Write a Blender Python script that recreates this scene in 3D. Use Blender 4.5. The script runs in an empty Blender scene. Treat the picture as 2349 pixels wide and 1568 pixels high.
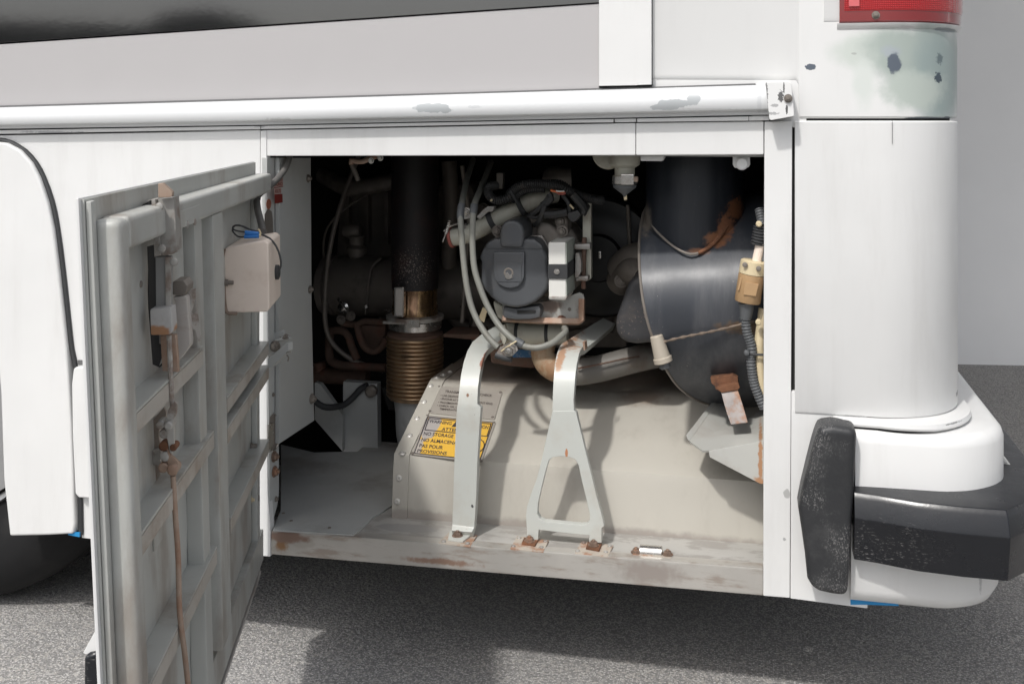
import bpy, bmesh, random
from math import *
from mathutils import Vector, Matrix
random.seed(7)
SC = bpy.context.scene
COL = SC.collection
# ------------------------------------------------------------------ camera, sky, sun, exposure
F = 2450.0; CX = 1174.5; HY = 275.0; A = radians(13.1); CAM = (1.047, -2.118, 1.17)
cam_d = bpy.data.cameras.new('camera'); cam = bpy.data.objects.new('camera', cam_d); COL.objects.link(cam)
cam.location = CAM; cam.rotation_euler = (radians(90), 0, A)
cam_d.sensor_width = 36.0; cam_d.lens = 36.0 * F / 2349.0
cam_d.shift_y = -(784.0 - HY) / 2349.0
cam_d.clip_start = 0.05; cam_d.clip_end = 500
SC.camera = cam
SUN = Vector((0.26, 0.74, -1.0)).normalized()          # the way the light travels
elev = asin(-SUN.z)
w = bpy.data.worlds.new('World'); SC.world = w; w.use_nodes = True
nt = w.node_tree; bg = nt.nodes['Background']
sky = nt.nodes.new('ShaderNodeTexSky'); sky.sky_type = 'NISHITA'; sky.sun_disc = False
sky.sun_elevation = elev; sky.sun_rotation = atan2(-SUN.x, -SUN.y)
sky.air_density = 1.0; sky.dust_density = 3.0; sky.ozone_density = 0.6
hs = nt.nodes.new('ShaderNodeHueSaturation'); hs.inputs['Saturation'].default_value = 0.35
nt.links.new(sky.outputs[0], hs.inputs['Color']); nt.links.new(hs.outputs[0], bg.inputs[0])
bg.inputs[1].default_value = 0.15
sl = bpy.data.lights.new('sun', 'SUN'); sl.energy = 2.0; sl.angle = radians(2.6); sl.color = (1.0, 0.975, 0.94)
so = bpy.data.objects.new('sun', sl); COL.objects.link(so)
so.rotation_euler = SUN.to_track_quat('-Z', 'Y').to_euler()
SC.view_settings.view_transform = 'Standard'; SC.view_settings.look = 'None'
SC.view_settings.gamma = 1.0; SC.view_settings.exposure = 0.22

# ------------------------------------------------------------------ measuring helpers: where a sight line meets a real plane
def ray(u, v):
    x = (u - CX) / F; y = (HY - v) / F
    return (-sin(A) + x * cos(A), cos(A) + x * sin(A), y)
def at(r, t): return Vector((CAM[0] + t * r[0], CAM[1] + t * r[1], CAM[2] + t * r[2]))
def P(u, v, Y=0.0):
    r = ray(u, v); return at(r, (Y - CAM[1]) / r[1])
def PZ(u, v, z):
    r = ray(u, v); return at(r, (z - CAM[2]) / r[2])
def PX(u, v, X):
    r = ray(u, v); return at(r, (X - CAM[0]) / r[0])
def PL(u, v, p0, n):
    r = Vector(ray(u, v)); c = Vector(CAM); return c + r * ((Vector(p0) - c).dot(n) / r.dot(n))
def mk(ox, oy, sx, sy=None): return lambda x, y: (ox + sx * x, oy + (sy or sx) * y)
q1 = mk(137.6, 348.7, .3043); q2 = mk(137.6, 807.5, .3043); q3 = mk(624, 348.7, .3043); q4 = mk(624, 780, .3336)
q5 = mk(1009.4, 348.7, .2926); q6 = mk(1009.4, 715.7, .3745); q7 = mk(1376.4, 348.7, .3042); q8 = mk(1376.4, 780, .3803)
r1 = mk(1743.4, 0, .2578); r2 = mk(1743.4, 780, .4154); r5 = mk(1284.6, 0, .27345); r6 = mk(825.8, 165.2, .3906)
lb = mk(926.8, 844.2, .15216); ga = mk(587.3, 734.1, .1170); gb = mk(302.8, 348.7, .19898); gc = mk(330.3, 624, .16387); gd = mk(312, 880.9, .17550)
def PP(pts, Y): return [P(u, v, Y) for u, v in pts]

# ------------------------------------------------------------------ materials
MATS = {}
def lnk(t, a, b): t.links.new(a, b)
def mixc(t, fac, a, b):
    n = t.nodes.new('ShaderNodeMix'); n.data_type = 'RGBA'
    for s, v in ((n.inputs[0], fac), (n.inputs[6], a), (n.inputs[7], b)):
        if hasattr(v, 'links') or isinstance(v, bpy.types.NodeSocket): lnk(t, v, s)
        else: s.default_value = v if isinstance(v, (int, float)) else (*v, 1)
    return n.outputs[2]
def math(t, op, a, b=None, c=None, clamp=False):
    n = t.nodes.new('ShaderNodeMath'); n.operation = op; n.use_clamp = clamp
    for i, v in enumerate((a, b, c)):
        if v is None: continue
        if isinstance(v, bpy.types.NodeSocket): lnk(t, v, n.inputs[i])
        else: n.inputs[i].default_value = v
    return n.outputs[0]
def noise(t, scale, detail=4, vec=None, rough=.55, dist=0):
    n = t.nodes.new('ShaderNodeTexNoise'); n.inputs['Scale'].default_value = scale
    n.inputs['Detail'].default_value = detail; n.inputs['Roughness'].default_value = rough; n.inputs['Distortion'].default_value = dist
    if vec is not None: lnk(t, vec, n.inputs['Vector'])
    return n.outputs[0]
def ramp(t, f, lo, hi):
    n = t.nodes.new('ShaderNodeMapRange'); n.inputs[1].default_value = lo; n.inputs[2].default_value = hi
    n.interpolation_type = 'SMOOTHSTEP'; lnk(t, f, n.inputs[0]); return n.outputs[0]
def mat(name, col, rough=.5, metal=0.0, var=.08, vscale=3, grime=None, gamt=.5, gscale=8, gth=(.5, .7), stretch=None,
        speck=None, spst=(1, 1, 1), spfade=None, spscale=300, spth=(.66, .7), bump=0.0, bscale=60, spots=(), coat=0.0, spec=.5, emis=None, rvar=.1):
    m = bpy.data.materials.new(name); m.use_nodes = True; t = m.node_tree
    b = t.nodes['Principled BSDF']; g = t.nodes.new('ShaderNodeNewGeometry').outputs['Position']
    vec = g
    if stretch:
        mp = t.nodes.new('ShaderNodeMapping'); mp.inputs['Scale'].default_value = stretch; lnk(t, g, mp.inputs['Vector']); vec = mp.outputs[0]
    n1 = noise(t, vscale, 5, g)
    dark = tuple(c * (1 - var) for c in col); lite = tuple(min(1, c * (1 + var)) for c in col)
    c = mixc(t, ramp(t, n1, .3, .7), dark, lite)
    if grime:
        gm = math(t, 'MULTIPLY', ramp(t, noise(t, gscale, 8, vec, .65), *gth), gamt)
        c = mixc(t, gm, c, grime)
    if speck:
        mq = t.nodes.new('ShaderNodeMapping'); mq.inputs['Scale'].default_value = spst; lnk(t, g, mq.inputs['Vector']); sm = ramp(t, noise(t, spscale, 4, mq.outputs[0], .7), *spth)
        sm = math(t, 'MULTIPLY', sm, ramp(t, noise(t, 9, 3, g), .45, .6))
        if spfade:
            sx_ = t.nodes.new('ShaderNodeSeparateXYZ'); lnk(t, g, sx_.inputs[0])
            sm = math(t, 'MULTIPLY', sm, math(t, 'SUBTRACT', 1.0, ramp(t, sx_.outputs[0], *spfade)))
        c = mixc(t, sm, c, speck)
    for (p, rad, sc, amp, hard, ns) in spots:
        v1 = t.nodes.new('ShaderNodeVectorMath'); v1.operation = 'SUBTRACT'; lnk(t, g, v1.inputs[0]); v1.inputs[1].default_value = p
        v2 = t.nodes.new('ShaderNodeVectorMath'); v2.operation = 'DIVIDE'; lnk(t, v1.outputs[0], v2.inputs[0]); v2.inputs[1].default_value = rad
        v3 = t.nodes.new('ShaderNodeVectorMath'); v3.operation = 'LENGTH'; lnk(t, v2.outputs[0], v3.inputs[0])
        d = math(t, 'ADD', v3.outputs['Value'], math(t, 'MULTIPLY', math(t, 'SUBTRACT', noise(t, ns, 5, g), .5), amp))
        mk_ = math(t, 'SUBTRACT', 1.0, ramp(t, d, 1 - hard, 1 + hard))
        c = mixc(t, mk_, c, sc)
    lnk(t, c, b.inputs['Base Color'])
    rr = t.nodes.new('ShaderNodeMapRange'); lnk(t, noise(t, vscale * 5, 5, g), rr.inputs[0])
    rr.inputs[3].default_value = max(.02, rough - rvar); rr.inputs[4].default_value = min(1, rough + rvar); lnk(t, rr.outputs[0], b.inputs['Roughness'])
    b.inputs['Metallic'].default_value = metal; b.inputs['Coat Weight'].default_value = coat; b.inputs['Coat Roughness'].default_value = .1
    b.inputs['Specular IOR Level'].default_value = spec
    if bump:
        bn = t.nodes.new('ShaderNodeBump'); bn.inputs['Strength'].default_value = min(1, bump); bn.inputs['Distance'].default_value = .002
        lnk(t, noise(t, bscale, 6, g, .6), bn.inputs['Height']); lnk(t, bn.outputs[0], b.inputs['Normal'])
    MATS[name] = m; return m
def S(p, rx, rz, col, amp=1.2, hard=.12, ns=60, ry=None): return (tuple(p), (rx, ry or .2, rz), col, amp, hard, ns)
CHIP = (.10, .12, .15); PRIM = (.36, .41, .38); GREYP = (.43, .45, .46)
RUST = (.17, .075, .038); RUSTD = (.07, .032, .02)
white = mat('white_paint', (.71, .71, .70), .38, var=.025, vscale=4, coat=.1, grime=(.52, .51, .49), gamt=.32, gscale=7, gth=(.46, .8), stretch=(2.5, 1, .35), bump=.02, bscale=6, spots=[
    S(P(*r1(450, 597), 0), .010, .0058, CHIP, 1.1, .08, 220), S(P(*r5(804, 415), 0), .0035, .011, (.15, .15, .15), 1.4, .2, 200),
    S(P(*r2(148, 845), 0), .006, .009, (.42, .42, .41), 1, .2, 120), S(P(*r2(1235, 1330), -.03), .003, .03, (.45, .45, .45), 1.5, .3, 120, .3),
    S(P(*r5(2168, 441), 0), .003, .0012, CHIP, 1, .2, 200), S(P(*r5(1970, 517), 0), .001, .003, CHIP, .5, .2, 200),
    S(P(*r5(2210, 565), 0), .002, .006, (.4, .4, .4), 2, .3, 300), S(P(*r2(135, 1096), 0), .003, .003, (.4, .4, .4), 1.5, .2, 300),
    S(P(*r2(1140, 350), .05), .012, .004, (.28, .28, .28), 2.2, .2, 150, .06), S(P(*r2(1115, 292), .12), .014, .006, (.2, .2, .2), 1.6, .2, 120, .08), S(P(*r2(1080, 468), .0), .02, .0015, (.3, .3, .3), 2.4, .2, 150, .05), S(P(*r2(500, 416), 0), .03, .0015, (.4, .4, .4), 2, .3, 120, .05),
    S(P(598, 291, 0), .012, .002, (.5, .5, .5), 1, .3, 120), S(P(120, 303, 0), .07, .0025, (.42, .42, .43), 2.5, .2, 90)])
cornerw = mat('white_corner_paint', (.70, .70, .69), .38, var=.02, coat=.1, grime=(.5, .5, .49), gamt=.2, gscale=7, gth=(.5, .8), stretch=(2.5, 1, .5), spots=[
    S(P(*r1(1010, 430), -.02), .065, .034, (.55, .59, .55), 1.2, .4, 16, .5), S(P(*r1(1420, 500), .0), .095, .062, PRIM, 1.0, .3, 14, .5),
    S(P(*r1(1620, 700), .02), .05, .10, (.29, .35, .34), .8, .4, 16, .5), S(P(*r1(1380, 800), .0), .06, .035, (.45, .50, .46), 1.1, .35, 30, .5),
    S(P(*r1(930, 740), -.02), .02, .04, (.62, .65, .62), 1.2, .5, 30, .5),
    S(P(*r1(1170, 465), 0), .018, .009, (.36, .40, .42), 2.0, .5, 60, .3), S(P(*r1(1195, 560), 0), .0115, .019, CHIP, 1.3, .2, 90, .3),
    S(P(*r1(1600, 690), .03), .007, .010, (.05, .07, .09), 2.6, .12, 170, .3), S(P(*r1(1615, 520), .03), .006, .010, (.12, .16, .17), 2.8, .3, 170, .3),
    S(P(*r1(1500, 1050), .0), .04, .0022, (.1, .12, .14), .9, .2, 80, .3), S(P(*r1(1690, 1050), .04), .009, .003, (.06, .08, .1), .9, .2, 90, .3),
    S(P(*r1(1690, 255), .03), .028, .004, (.2, .23, .24), .8, .2, 90, .3), S(P(*r1(450, 597), 0), .010, .0058, CHIP, 1.1, .08, 220),
    S(P(*r1(835, 478), 0), .005, .002, (.4, .42, .4), .8, .2, 100), S(P(*r1(1310, 240), 0), .016, .0022, (.5, .5, .5), 1.5, .3, 100)])
beltm = mat('white_belt_paint', (.70, .71, .715), .34, var=.01, coat=.15, spots=[
    S(P(*r6(430, 212), -.03), .036, .0105, GREYP, 1.3, .06, 45), S(P(*r6(505, 225), -.03), .014, .006, GREYP, 1.5, .06, 90), S(P(*r6(680, 205), -.03), .016, .0025, (.6, .61, .62), 2.5, .1, 120),
    S(P(*r6(1790, 208), -.03), .028, .006, GREYP, 1.5, .06, 60), S(P(*r6(1870, 185), -.03), .034, .008, GREYP, 1.5, .06, 60), S(P(*r6(1960, 158), -.03), .013, .010, GREYP, 1.3, .06, 60),
    S(P(*r6(2030, 218), -.03), .05, .0012, (.6, .6, .6), 2.5, .2, 100), S(P(*r6(2345, 190), -.03), .004, .02, (.62, .63, .64), 1.5, .3, 100),
    S(P(640, 274, -.03), .03, .003, (.6, .6, .6), 3, .2, 150)])
capm = mat('chipped_cap_paint', (.73, .73, .72), .35, var=.02, spots=[
    S(P(*r1(185, 860), -.04), .005, .010, (.12, .12, .12), 2.6, .1, 330), S(P(*r1(212, 780), -.04), .0014, .012, (.12, .12, .12), 1.6, .1, 330),
    S(P(*r1(238, 975), -.04), .002, .009, (.10, .10, .10), 1.6, .1, 330), S(P(*r1(50, 850), -.04), .004, .03, (.2, .2, .2), 2.2, .1, 200),
    S(P(*r1(125, 938), -.04), .007, .003, (.4, .4, .4), 2, .1, 300), S(P(*r1(110, 1010), -.04), .01, .003, (.4, .4, .4), 2, .1, 300)])
band = mat('grey_band_paint', (.44, .427, .427), .4, var=.02, vscale=2, coat=.1)
blackgloss = mat('gloss_black_paint', (.008, .008, .009), .06, var=.02, bump=.022, bscale=60, rvar=.02, spec=1.0, coat=1.0)
seal = mat('rubber_seal', (.035, .036, .038), .6)
gapm = mat('dark_gap', (.015, .015, .015), .8)
doorp = mat('door_grey_paint', (.44, .445, .42), .42, var=.09, grime=(.24, .20, .165), gamt=.7, gscale=7, gth=(.48, .68), stretch=(1, 1, .35), bump=.05, bscale=30)
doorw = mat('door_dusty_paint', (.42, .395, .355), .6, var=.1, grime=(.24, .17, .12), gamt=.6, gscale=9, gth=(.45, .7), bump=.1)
rail = mat('aluminium_worn', (.50, .47, .44), .45, .25, var=.12, grime=(.3, .2, .15), gamt=.5, gscale=12, stretch=(1, 1, 3), bump=.08)
latchm = mat('latch_steel_dirty', (.40, .385, .36), .45, .3, var=.2, grime=(.17, .11, .08), gamt=.75, gscale=30, gth=(.45, .65), bump=.15)
rustrod = mat('rusted_rod_steel', (.36, .27, .21), .6, .2, var=.15, grime=(.28, .13, .07), gamt=.7, gscale=20, gth=(.4, .7), bump=.2)
rustm = mat('rust', RUST, .85, 0, var=.3, vscale=30, grime=RUSTD, gamt=.8, gscale=40, bump=.5, bscale=150)
rustdark = mat('dark_rusted_casting', (.12, .075, .055), .8, 0, var=.3, vscale=15, grime=(.14, .05, .03), gamt=.8, gscale=15, bump=.5, bscale=100)
pale = mat('pale_grey_paint', (.53, .545, .51), .38, var=.04, coat=.1, grime=(.42, .37, .31), gamt=.35, gscale=9, speck=(.1, .07, .05), spscale=160, spth=(.70, .72), spots=[
    S(P(*q6(262, 280), .1), .007, .022, (.30, .14, .10), 1.2, .15, 120), S(P(*q6(167, 510), .05), .003, .0035, (.2, .1, .06), .8, .2, 150),
    S(P(*q6(775, 865), .045), .0028, .010, (.45, .2, .1), 1, .2, 150), S(P(*q6(800, 215), .1), .035, .012, (.42, .26, .17), 1.6, .3, 90),
    S(P(*q6(725, 300), .07), .008, .022, (.42, .26, .17), 1.8, .3, 100), S(P(*q6(197, 1187), .045), .003, .003, (.05, .05, .05), 1.5, .2, 300)])
sheet = mat('cover_sheet_metal', (.475, .452, .40), .5, var=.05, grime=(.30, .265, .23), gamt=.5, gscale=5, gth=(.48, .75), stretch=(1.6, 1, .6), bump=.04, bscale=15, speck=(.25, .2, .15), spscale=200, spth=(.72, .74), spots=[
    ((.60, .62, .52), (.7, .20, .1), (.25, .205, .17), .9, .45, 18), ((.25, .13, .29), (.3, .05, .016), (.30, .27, .24), 1.4, .5, 40), ((.75, .13, .295), (.5, .05, .014), (.32, .29, .26), 1.4, .5, 40), (tuple(P(1475, 905, .40)), (.05, .05, .02), (.27, .22, .18), 1.2, .6, 60)])
ledge = mat('ledge_worn_paint', (.44, .43, .405), .5, .1, var=.08, vscale=6, grime=(.30, .28, .26), gamt=.7, gscale=10, gth=(.48, .56), bump=.15, bscale=50, stretch=(1, 2, 1),
    spots=[S(PZ(*q4(930, 1290), .29), .07, .1, (.33, .32, .31), .9, .08, 30, .022)])
floorm = mat('dark_floor_paint', (.42, .425, .41), .6, var=.1, grime=(.26, .235, .21), gamt=.7, gscale=4, bump=.1)
sillm = mat('sill_aluminium', (.48, .46, .425), .42, .35, var=.1, vscale=5, grime=(.27, .20, .155), gamt=.6, gscale=20, gth=(.5, .66), stretch=(.5, 1, 2.5), bump=.15, bscale=60, spots=[
    S(P(*q4(65, 1400), 0), .014, .014, (.33, .19, .10), 2, .5, 80), S(P(*q4(200, 1390), 0), .03, .012, (.45, .42, .38), 1, .2, 40),
    S(P(*q4(1150, 1520), 0), .07, .006, (.30, .20, .15), 2.2, .5, 70), S(P(*q8(300, 1400), 0), .06, .02, (.36, .32, .29), 1.4, .5, 60),
    S(P(*q4(100, 1350), 0), .05, .012, (.28, .19, .15), 1.4, .3, 50)])
wallin = mat('inner_wall_grey', (.42, .43, .42), .5, var=.06, grime=(.28, .27, .25), gamt=.5, gscale=3)
jambm = mat('jamb_grey_paint', (.46, .47, .46), .45, var=.04, grime=(.25, .22, .2), gamt=.35, gscale=9)
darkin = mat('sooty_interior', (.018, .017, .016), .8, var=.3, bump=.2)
castdark = mat('dark_cast_metal', (.22, .195, .17), .55, .3, var=.2, vscale=8, grime=(.04, .03, .03), gamt=.6, bump=.15, speck=(.2, .17, .14), spscale=150)
castgrey = mat('dusty_cast_aluminium', (.23, .205, .18), .65, .2, var=.2, vscale=12, grime=(.08, .06, .05), gamt=.7, gscale=12, bump=.35, bscale=90)
blkpl = mat('black_plastic', (.085, .09, .097), .42, var=.1, grime=(.12, .11, .10), gamt=.4, gscale=8, bump=.08, bscale=200, speck=(.25, .24, .23), spscale=260, spth=(.7, .74))
duct = mat('black_enamel_duct', (.009, .012, .018), .42, var=.2, grime=(.05, .052, .058), gamt=.6, gscale=9, gth=(.46, .75), stretch=(1.6, 1, .22), bump=.06, bscale=40, speck=(.35, .33, .31), spscale=170, spth=(.68, .71), rvar=.12, spots=[  # riser copy of the duct enamel, its shade put into the darker colour
    S(P(*q7(1020, 430), .2), .014, .022, (.20, .085, .04), 2.2, .35, 120, .4), S(P(*q7(950, 560), .2), .015, .024, (.22, .10, .055), 2.4, .45, 120, .4), S(P(*q7(870, 670), .15), .022, .014, (.22, .10, .05), 1.6, .4, 90, .4),
    S(P(*q7(740, 750), .15), .02, .006, (.2, .1, .06), 1.6, .4, 90, .4), S(P(*q7(340, 520), .2), .012, .03, (.16, .14, .12), 1.8, .5, 90, .4),
    S(P(*q7(1100, 1330), .1), .05, .012, (.13, .09, .06), 1.8, .4, 80, .4)])
ductb = mat('dusty_sunlit_enamel_duct', (.042, .047, .057), .40, var=.2, grime=(.13, .13, .135), gamt=.6, gscale=9, gth=(.46, .75), stretch=(1.6, 1, .22), bump=.06, bscale=40, speck=(.35, .33, .31), spscale=170, spth=(.68, .71), rvar=.12, spots=[  # barrel copy of the same enamel, lightened with dust and painted-in sunlight
    S(P(*q7(1020, 430), .2), .014, .022, (.20, .085, .04), 2.2, .35, 120, .4), S(P(*q7(950, 560), .2), .015, .024, (.22, .10, .055), 2.4, .45, 120, .4), S(P(*q7(870, 670), .15), .022, .014, (.22, .10, .05), 1.6, .4, 90, .4),
    S(P(*q7(740, 750), .15), .02, .006, (.2, .1, .06), 1.6, .4, 90, .4), S(P(*q7(340, 520), .2), .012, .03, (.16, .14, .12), 1.8, .5, 90, .4),
    S(P(*q7(1100, 1330), .1), .05, .012, (.13, .09, .06), 1.8, .4, 80, .4)])
hosem = mat('grey_green_hose', (.22, .22, .195), .5, var=.1, grime=(.16, .14, .11), gamt=.5, gscale=20)
corr = mat('corrugated_conduit_black', (.03, .03, .03), .5, var=.2, grime=(.12, .1, .08), gamt=.4, gscale=30)
corrg = mat('corrugated_conduit_grey', (.10, .105, .11), .5, var=.1)
beigep = mat('beige_pipe_paint', (.47, .46, .39), .5, var=.06, grime=(.25, .2, .15), gamt=.55, gscale=14, bump=.08, speck=(.15, .1, .07), spscale=150, spth=(.7, .72))
beige = mat('beige_plastic', (.80, .69, .60), .5, var=.05, grime=(.60, .47, .38), gamt=.5, gscale=15, bump=.05)
tanp = mat('tan_connector_plastic', (.42, .27, .14), .5, var=.06, grime=(.28, .17, .09), gamt=.4, gscale=20)
cream = mat('cream_plastic', (.62, .52, .34), .45, var=.05)
chrome = mat('zinc_steel', (.62, .60, .57), .25, .9, var=.08, vscale=20, grime=(.3, .24, .18), gamt=.5, gscale=30)
copper = mat('bronzed_steel_pipe', (.42, .27, .14), .25, .9, var=.2, vscale=14, grime=(.1, .05, .04), gamt=.7, gscale=9, gth=(.5, .6), stretch=(3, 1, .6))
bellm = mat('bronzed_bellows', (.46, .32, .20), .36, .8, var=.15, vscale=8, grime=(.08, .055, .04), gamt=.6, gscale=12)
darkpipe = mat('heat_dark_pipe', (.014, .012, .013), .6, var=.3, bump=.2, grime=(.05, .02, .015), gamt=.6, spots=[S(P(952, 634, .36), .3, .05, (.24, .20, .18), 4.5, .12, 330, .105)])
lowpipe = mat('pale_exhaust_pipe', (.42, .43, .43), .55, var=.1, grime=(.2, .19, .18), gamt=.5, gscale=14, bump=.2)
whitebox = mat('white_enamel_box', (.72, .71, .67), .4, var=.03, grime=(.4, .36, .3), gamt=.4, gscale=12)
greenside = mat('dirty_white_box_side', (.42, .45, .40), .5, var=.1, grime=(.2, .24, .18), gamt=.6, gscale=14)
yellow = mat('sticker_yellow', (.78, .47, .07), .45, var=.05, spots=[S(PL(*lb(450, 830), P(905, 1050, .14), Vector((0, -.36, .93))), .02, .02, (.42, .39, .37), .9, .12, 60), S(PL(*lb(200, 1230), P(905, 1050, .14), Vector((0, -.36, .93))), .014, .02, (.45, .41, .37), .9, .12, 60)])
plate = mat('info_plate_metal', (.50, .46, .41), .4, .3, var=.04)
ink = mat('label_ink', (.05, .045, .05), .6)
inkgrey = mat('faded_label_ink', (.13, .11, .10), .6)
redst = mat('red_sticker', (.17, .02, .015), .6); pinkst = mat('pink_sticker_print', (.42, .28, .25), .6)
blue = mat('blue_masking_film', (.02, .25, .55), .4)
bluec = mat('blue_crimp_plastic', (.03, .20, .60), .35)
orangep = mat('orange_wire', (.75, .2, .08), .5)
redring = mat('red_rubber', (.32, .09, .07), .6)
tyrem = mat('tyre_rubber', (.009, .009, .0095), .7, spec=.25, var=.15, bump=.1, bscale=40, grime=(.022, .021, .02), gamt=.5)
rimm = mat('wheel_rim_steel', (.4, .4, .4), .4, .6)
bumpm = mat('bumper_black_plastic', (.009, .010, .013), .30, var=.15, spfade=(1.22, 1.42), grime=(.03, .03, .032), gamt=.4, gscale=5, bump=.12, bscale=90, speck=(.20, .195, .19), spscale=330, spst=(.35, .35, 1.4), spth=(.58, .66), rvar=.15)
guardm = mat('guard_textured_rubber', (.022, .023, .025), .5, var=.15, bump=.3, bscale=220, grime=(.08, .08, .08), gamt=.5, gscale=8, speck=(.20, .195, .19), spscale=420, spst=(.9, .9, .6), spth=(.52, .62))
wallm = mat('far_wall_white', (.88, .88, .88), .6, var=.04, vscale=.8)
bolt_r = mat('rusty_bolt', (.24, .17, .13), .6, .4, var=.3, vscale=60, grime=(.3, .12, .05), gamt=.6, gscale=60)
hedge = mat('dark_hedge', (.03, .035, .02), .9, var=.3)
trimd = mat('dark_trim_strip', (.13, .13, .13), .5)

# ------------------------------------------------------------------ mesh helpers (verts in world coordinates, stored relative to the parent)
def wl(o):
    v = Vector((0, 0, 0))
    while o is not None: v += o.location; o = o.parent
    return v
def obj(name, bm, m, parent=None, smooth=True, bev=0, seg=2, ang=35, **pr):
    bmesh.ops.recalc_face_normals(bm, faces=bm.faces[:])
    if bev:
        es = [e for e in bm.edges if len(e.link_faces) == 2 and e.calc_face_angle(0) > radians(ang)]
        bmesh.ops.bevel(bm, geom=es, offset=bev, segments=seg, affect='EDGES', profile=.6, clamp_overlap=True)
    me = bpy.data.meshes.new(name)
    if parent is not None:
        base = wl(parent); loc = Vector((0, 0, 0))
    else:
        zs = [v.co.z for v in bm.verts]; n = len(bm.verts)
        base = Vector((sum(v.co.x for v in bm.verts) / n, sum(v.co.y for v in bm.verts) / n, min(zs))); loc = base
    for v in bm.verts: v.co -= base
    bm.to_mesh(me); bm.free(); me.materials.append(m)
    if smooth:
        for p in me.polygons: p.use_smooth = True
        me.set_sharp_from_angle(angle=radians(38))
    o = bpy.data.objects.new(name, me); COL.objects.link(o); o.parent = parent; o.location = loc
    if bev: md = o.modifiers.new('normals', 'WEIGHTED_NORMAL'); md.keep_sharp = True; md.weight = 100
    for k, v in pr.items(): o[k] = v
    return o
def thing(name, loc, label, cat, group=None):
    o = bpy.data.objects.new(name, None); o.empty_display_size = .05; COL.objects.link(o); o.location = Vector(loc)
    o['label'] = label; o['category'] = cat
    if group: o['group'] = group
    return o
def tag(o, label, cat, group=None):
    o['label'] = label; o['category'] = cat
    if group: o['group'] = group
    return o
def prism(pts, ext, bm=None, hole=None):
    bm = bm or bmesh.new(); ext = Vector(ext)
    if not hole:
        f = [bm.verts.new(p) for p in pts]; b = [bm.verts.new(Vector(p) + ext) for p in pts]
        bm.faces.new(f); bm.faces.new(b[::-1]); n = len(pts)
        for i in range(n): bm.faces.new((f[i], b[i], b[(i + 1) % n], f[(i + 1) % n]))
    else:
        es = []; new = []
        for loop in (pts, hole):
            vs = [bm.verts.new(p) for p in loop]
            es += [bm.edges.new((vs[i], vs[(i + 1) % len(vs)])) for i in range(len(vs))]
        g = bmesh.ops.triangle_fill(bm, edges=es, use_beauty=True)
        fs = [x for x in g['geom'] if isinstance(x, bmesh.types.BMFace)]
        e = bmesh.ops.extrude_face_region(bm, geom=fs)
        bmesh.ops.translate(bm, verts=[x for x in e['geom'] if isinstance(x, bmesh.types.BMVert)], vec=ext)
        bmesh.ops.dissolve_limit(bm, angle_limit=radians(1), verts=bm.verts[:], edges=bm.edges[:])
    return bm
def slab(name, pts, Y, th, m, parent=None, bev=.002, hole=None, seg=2, **k):
    return obj(name, prism(PP(pts, Y), (0, th, 0), hole=PP(hole, Y) if hole else None), m, parent, bev=bev, seg=seg, **k)
def boxw(p0, p1, bm=None):
    x0, y0, z0 = p0; x1, y1, z1 = p1
    return prism([(x0, y0, z0), (x1, y0, z0), (x1, y0, z1), (x0, y0, z1)], (0, y1 - y0, 0), bm)
def frame(d):
    d = Vector(d).normalized(); a = Vector((0, 0, 1)) if abs(d.z) < .9 else Vector((1, 0, 0))
    x = d.cross(a).normalized(); return x, d.cross(x).normalized(), d
def lathe(p0, d, prof, n=24, bm=None, closed=True):
    bm = bm or bmesh.new(); x, y, d = frame(d); p0 = Vector(p0); rows = []
    for (h, r) in prof:
        rows.append([bm.verts.new(p0 + d * h + (x * cos(2 * pi * i / n) + y * sin(2 * pi * i / n)) * r) for i in range(n)])
    for a, b in zip(rows, rows[1:]):
        for i in range(n): bm.faces.new((a[i], a[(i + 1) % n], b[(i + 1) % n], b[i]))
    if closed: bm.faces.new(rows[0]); bm.faces.new(rows[-1][::-1])
    return bm
def spline(pts, step=.004):
    pts = [Vector(p) for p in pts]
    if len(pts) == 2: pts = [pts[0], pts[0].lerp(pts[1], .5), pts[1]]
    out = []; n = len(pts)
    for i in range(n - 1):
        p0 = pts[max(0, i - 1)]; p1 = pts[i]; p2 = pts[i + 1]; p3 = pts[min(n - 1, i + 2)]
        k = max(2, int((p2 - p1).length / step))
        for j in range(k):
            t = j / k; t2 = t * t; t3 = t2 * t
            out.append(.5 * ((2 * p1) + (p2 - p0) * t + (2 * p0 - 5 * p1 + 4 * p2 - p3) * t2 + (3 * p1 - p0 - 3 * p2 + p3) * t3))
    out.append(pts[-1]); return out
def sweep(pts, r, n=14, bm=None, cap=True):
    bm = bm or bmesh.new(); rows = []; d0 = (pts[1] - pts[0]).normalized(); x, y, _ = frame(d0)
    for i, p in enumerate(pts):
        d = (pts[min(i + 1, len(pts) - 1)] - pts[max(i - 1, 0)]).normalized()
        x = (x - d * x.dot(d)).normalized(); y = d.cross(x)
        rr = r(i / (len(pts) - 1)) if callable(r) else r
        rows.append([bm.verts.new(p + (x * cos(2 * pi * j / n) + y * sin(2 * pi * j / n)) * rr) for j in range(n)])
    for a, b in zip(rows, rows[1:]):
        for j in range(n): bm.faces.new((a[j], a[(j + 1) % n], b[(j + 1) % n], b[j]))
    if cap: bm.faces.new(rows[0]); bm.faces.new(rows[-1][::-1])
    return bm
def hose(name, pts, r, m, parent=None, step=.008, n=14, **k):
    return obj(name, sweep(spline(pts, step), r, n), m, parent, **k)
def px3(z, lst): return [P(*z(x, y), Y) for x, y, Y in lst]
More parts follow.
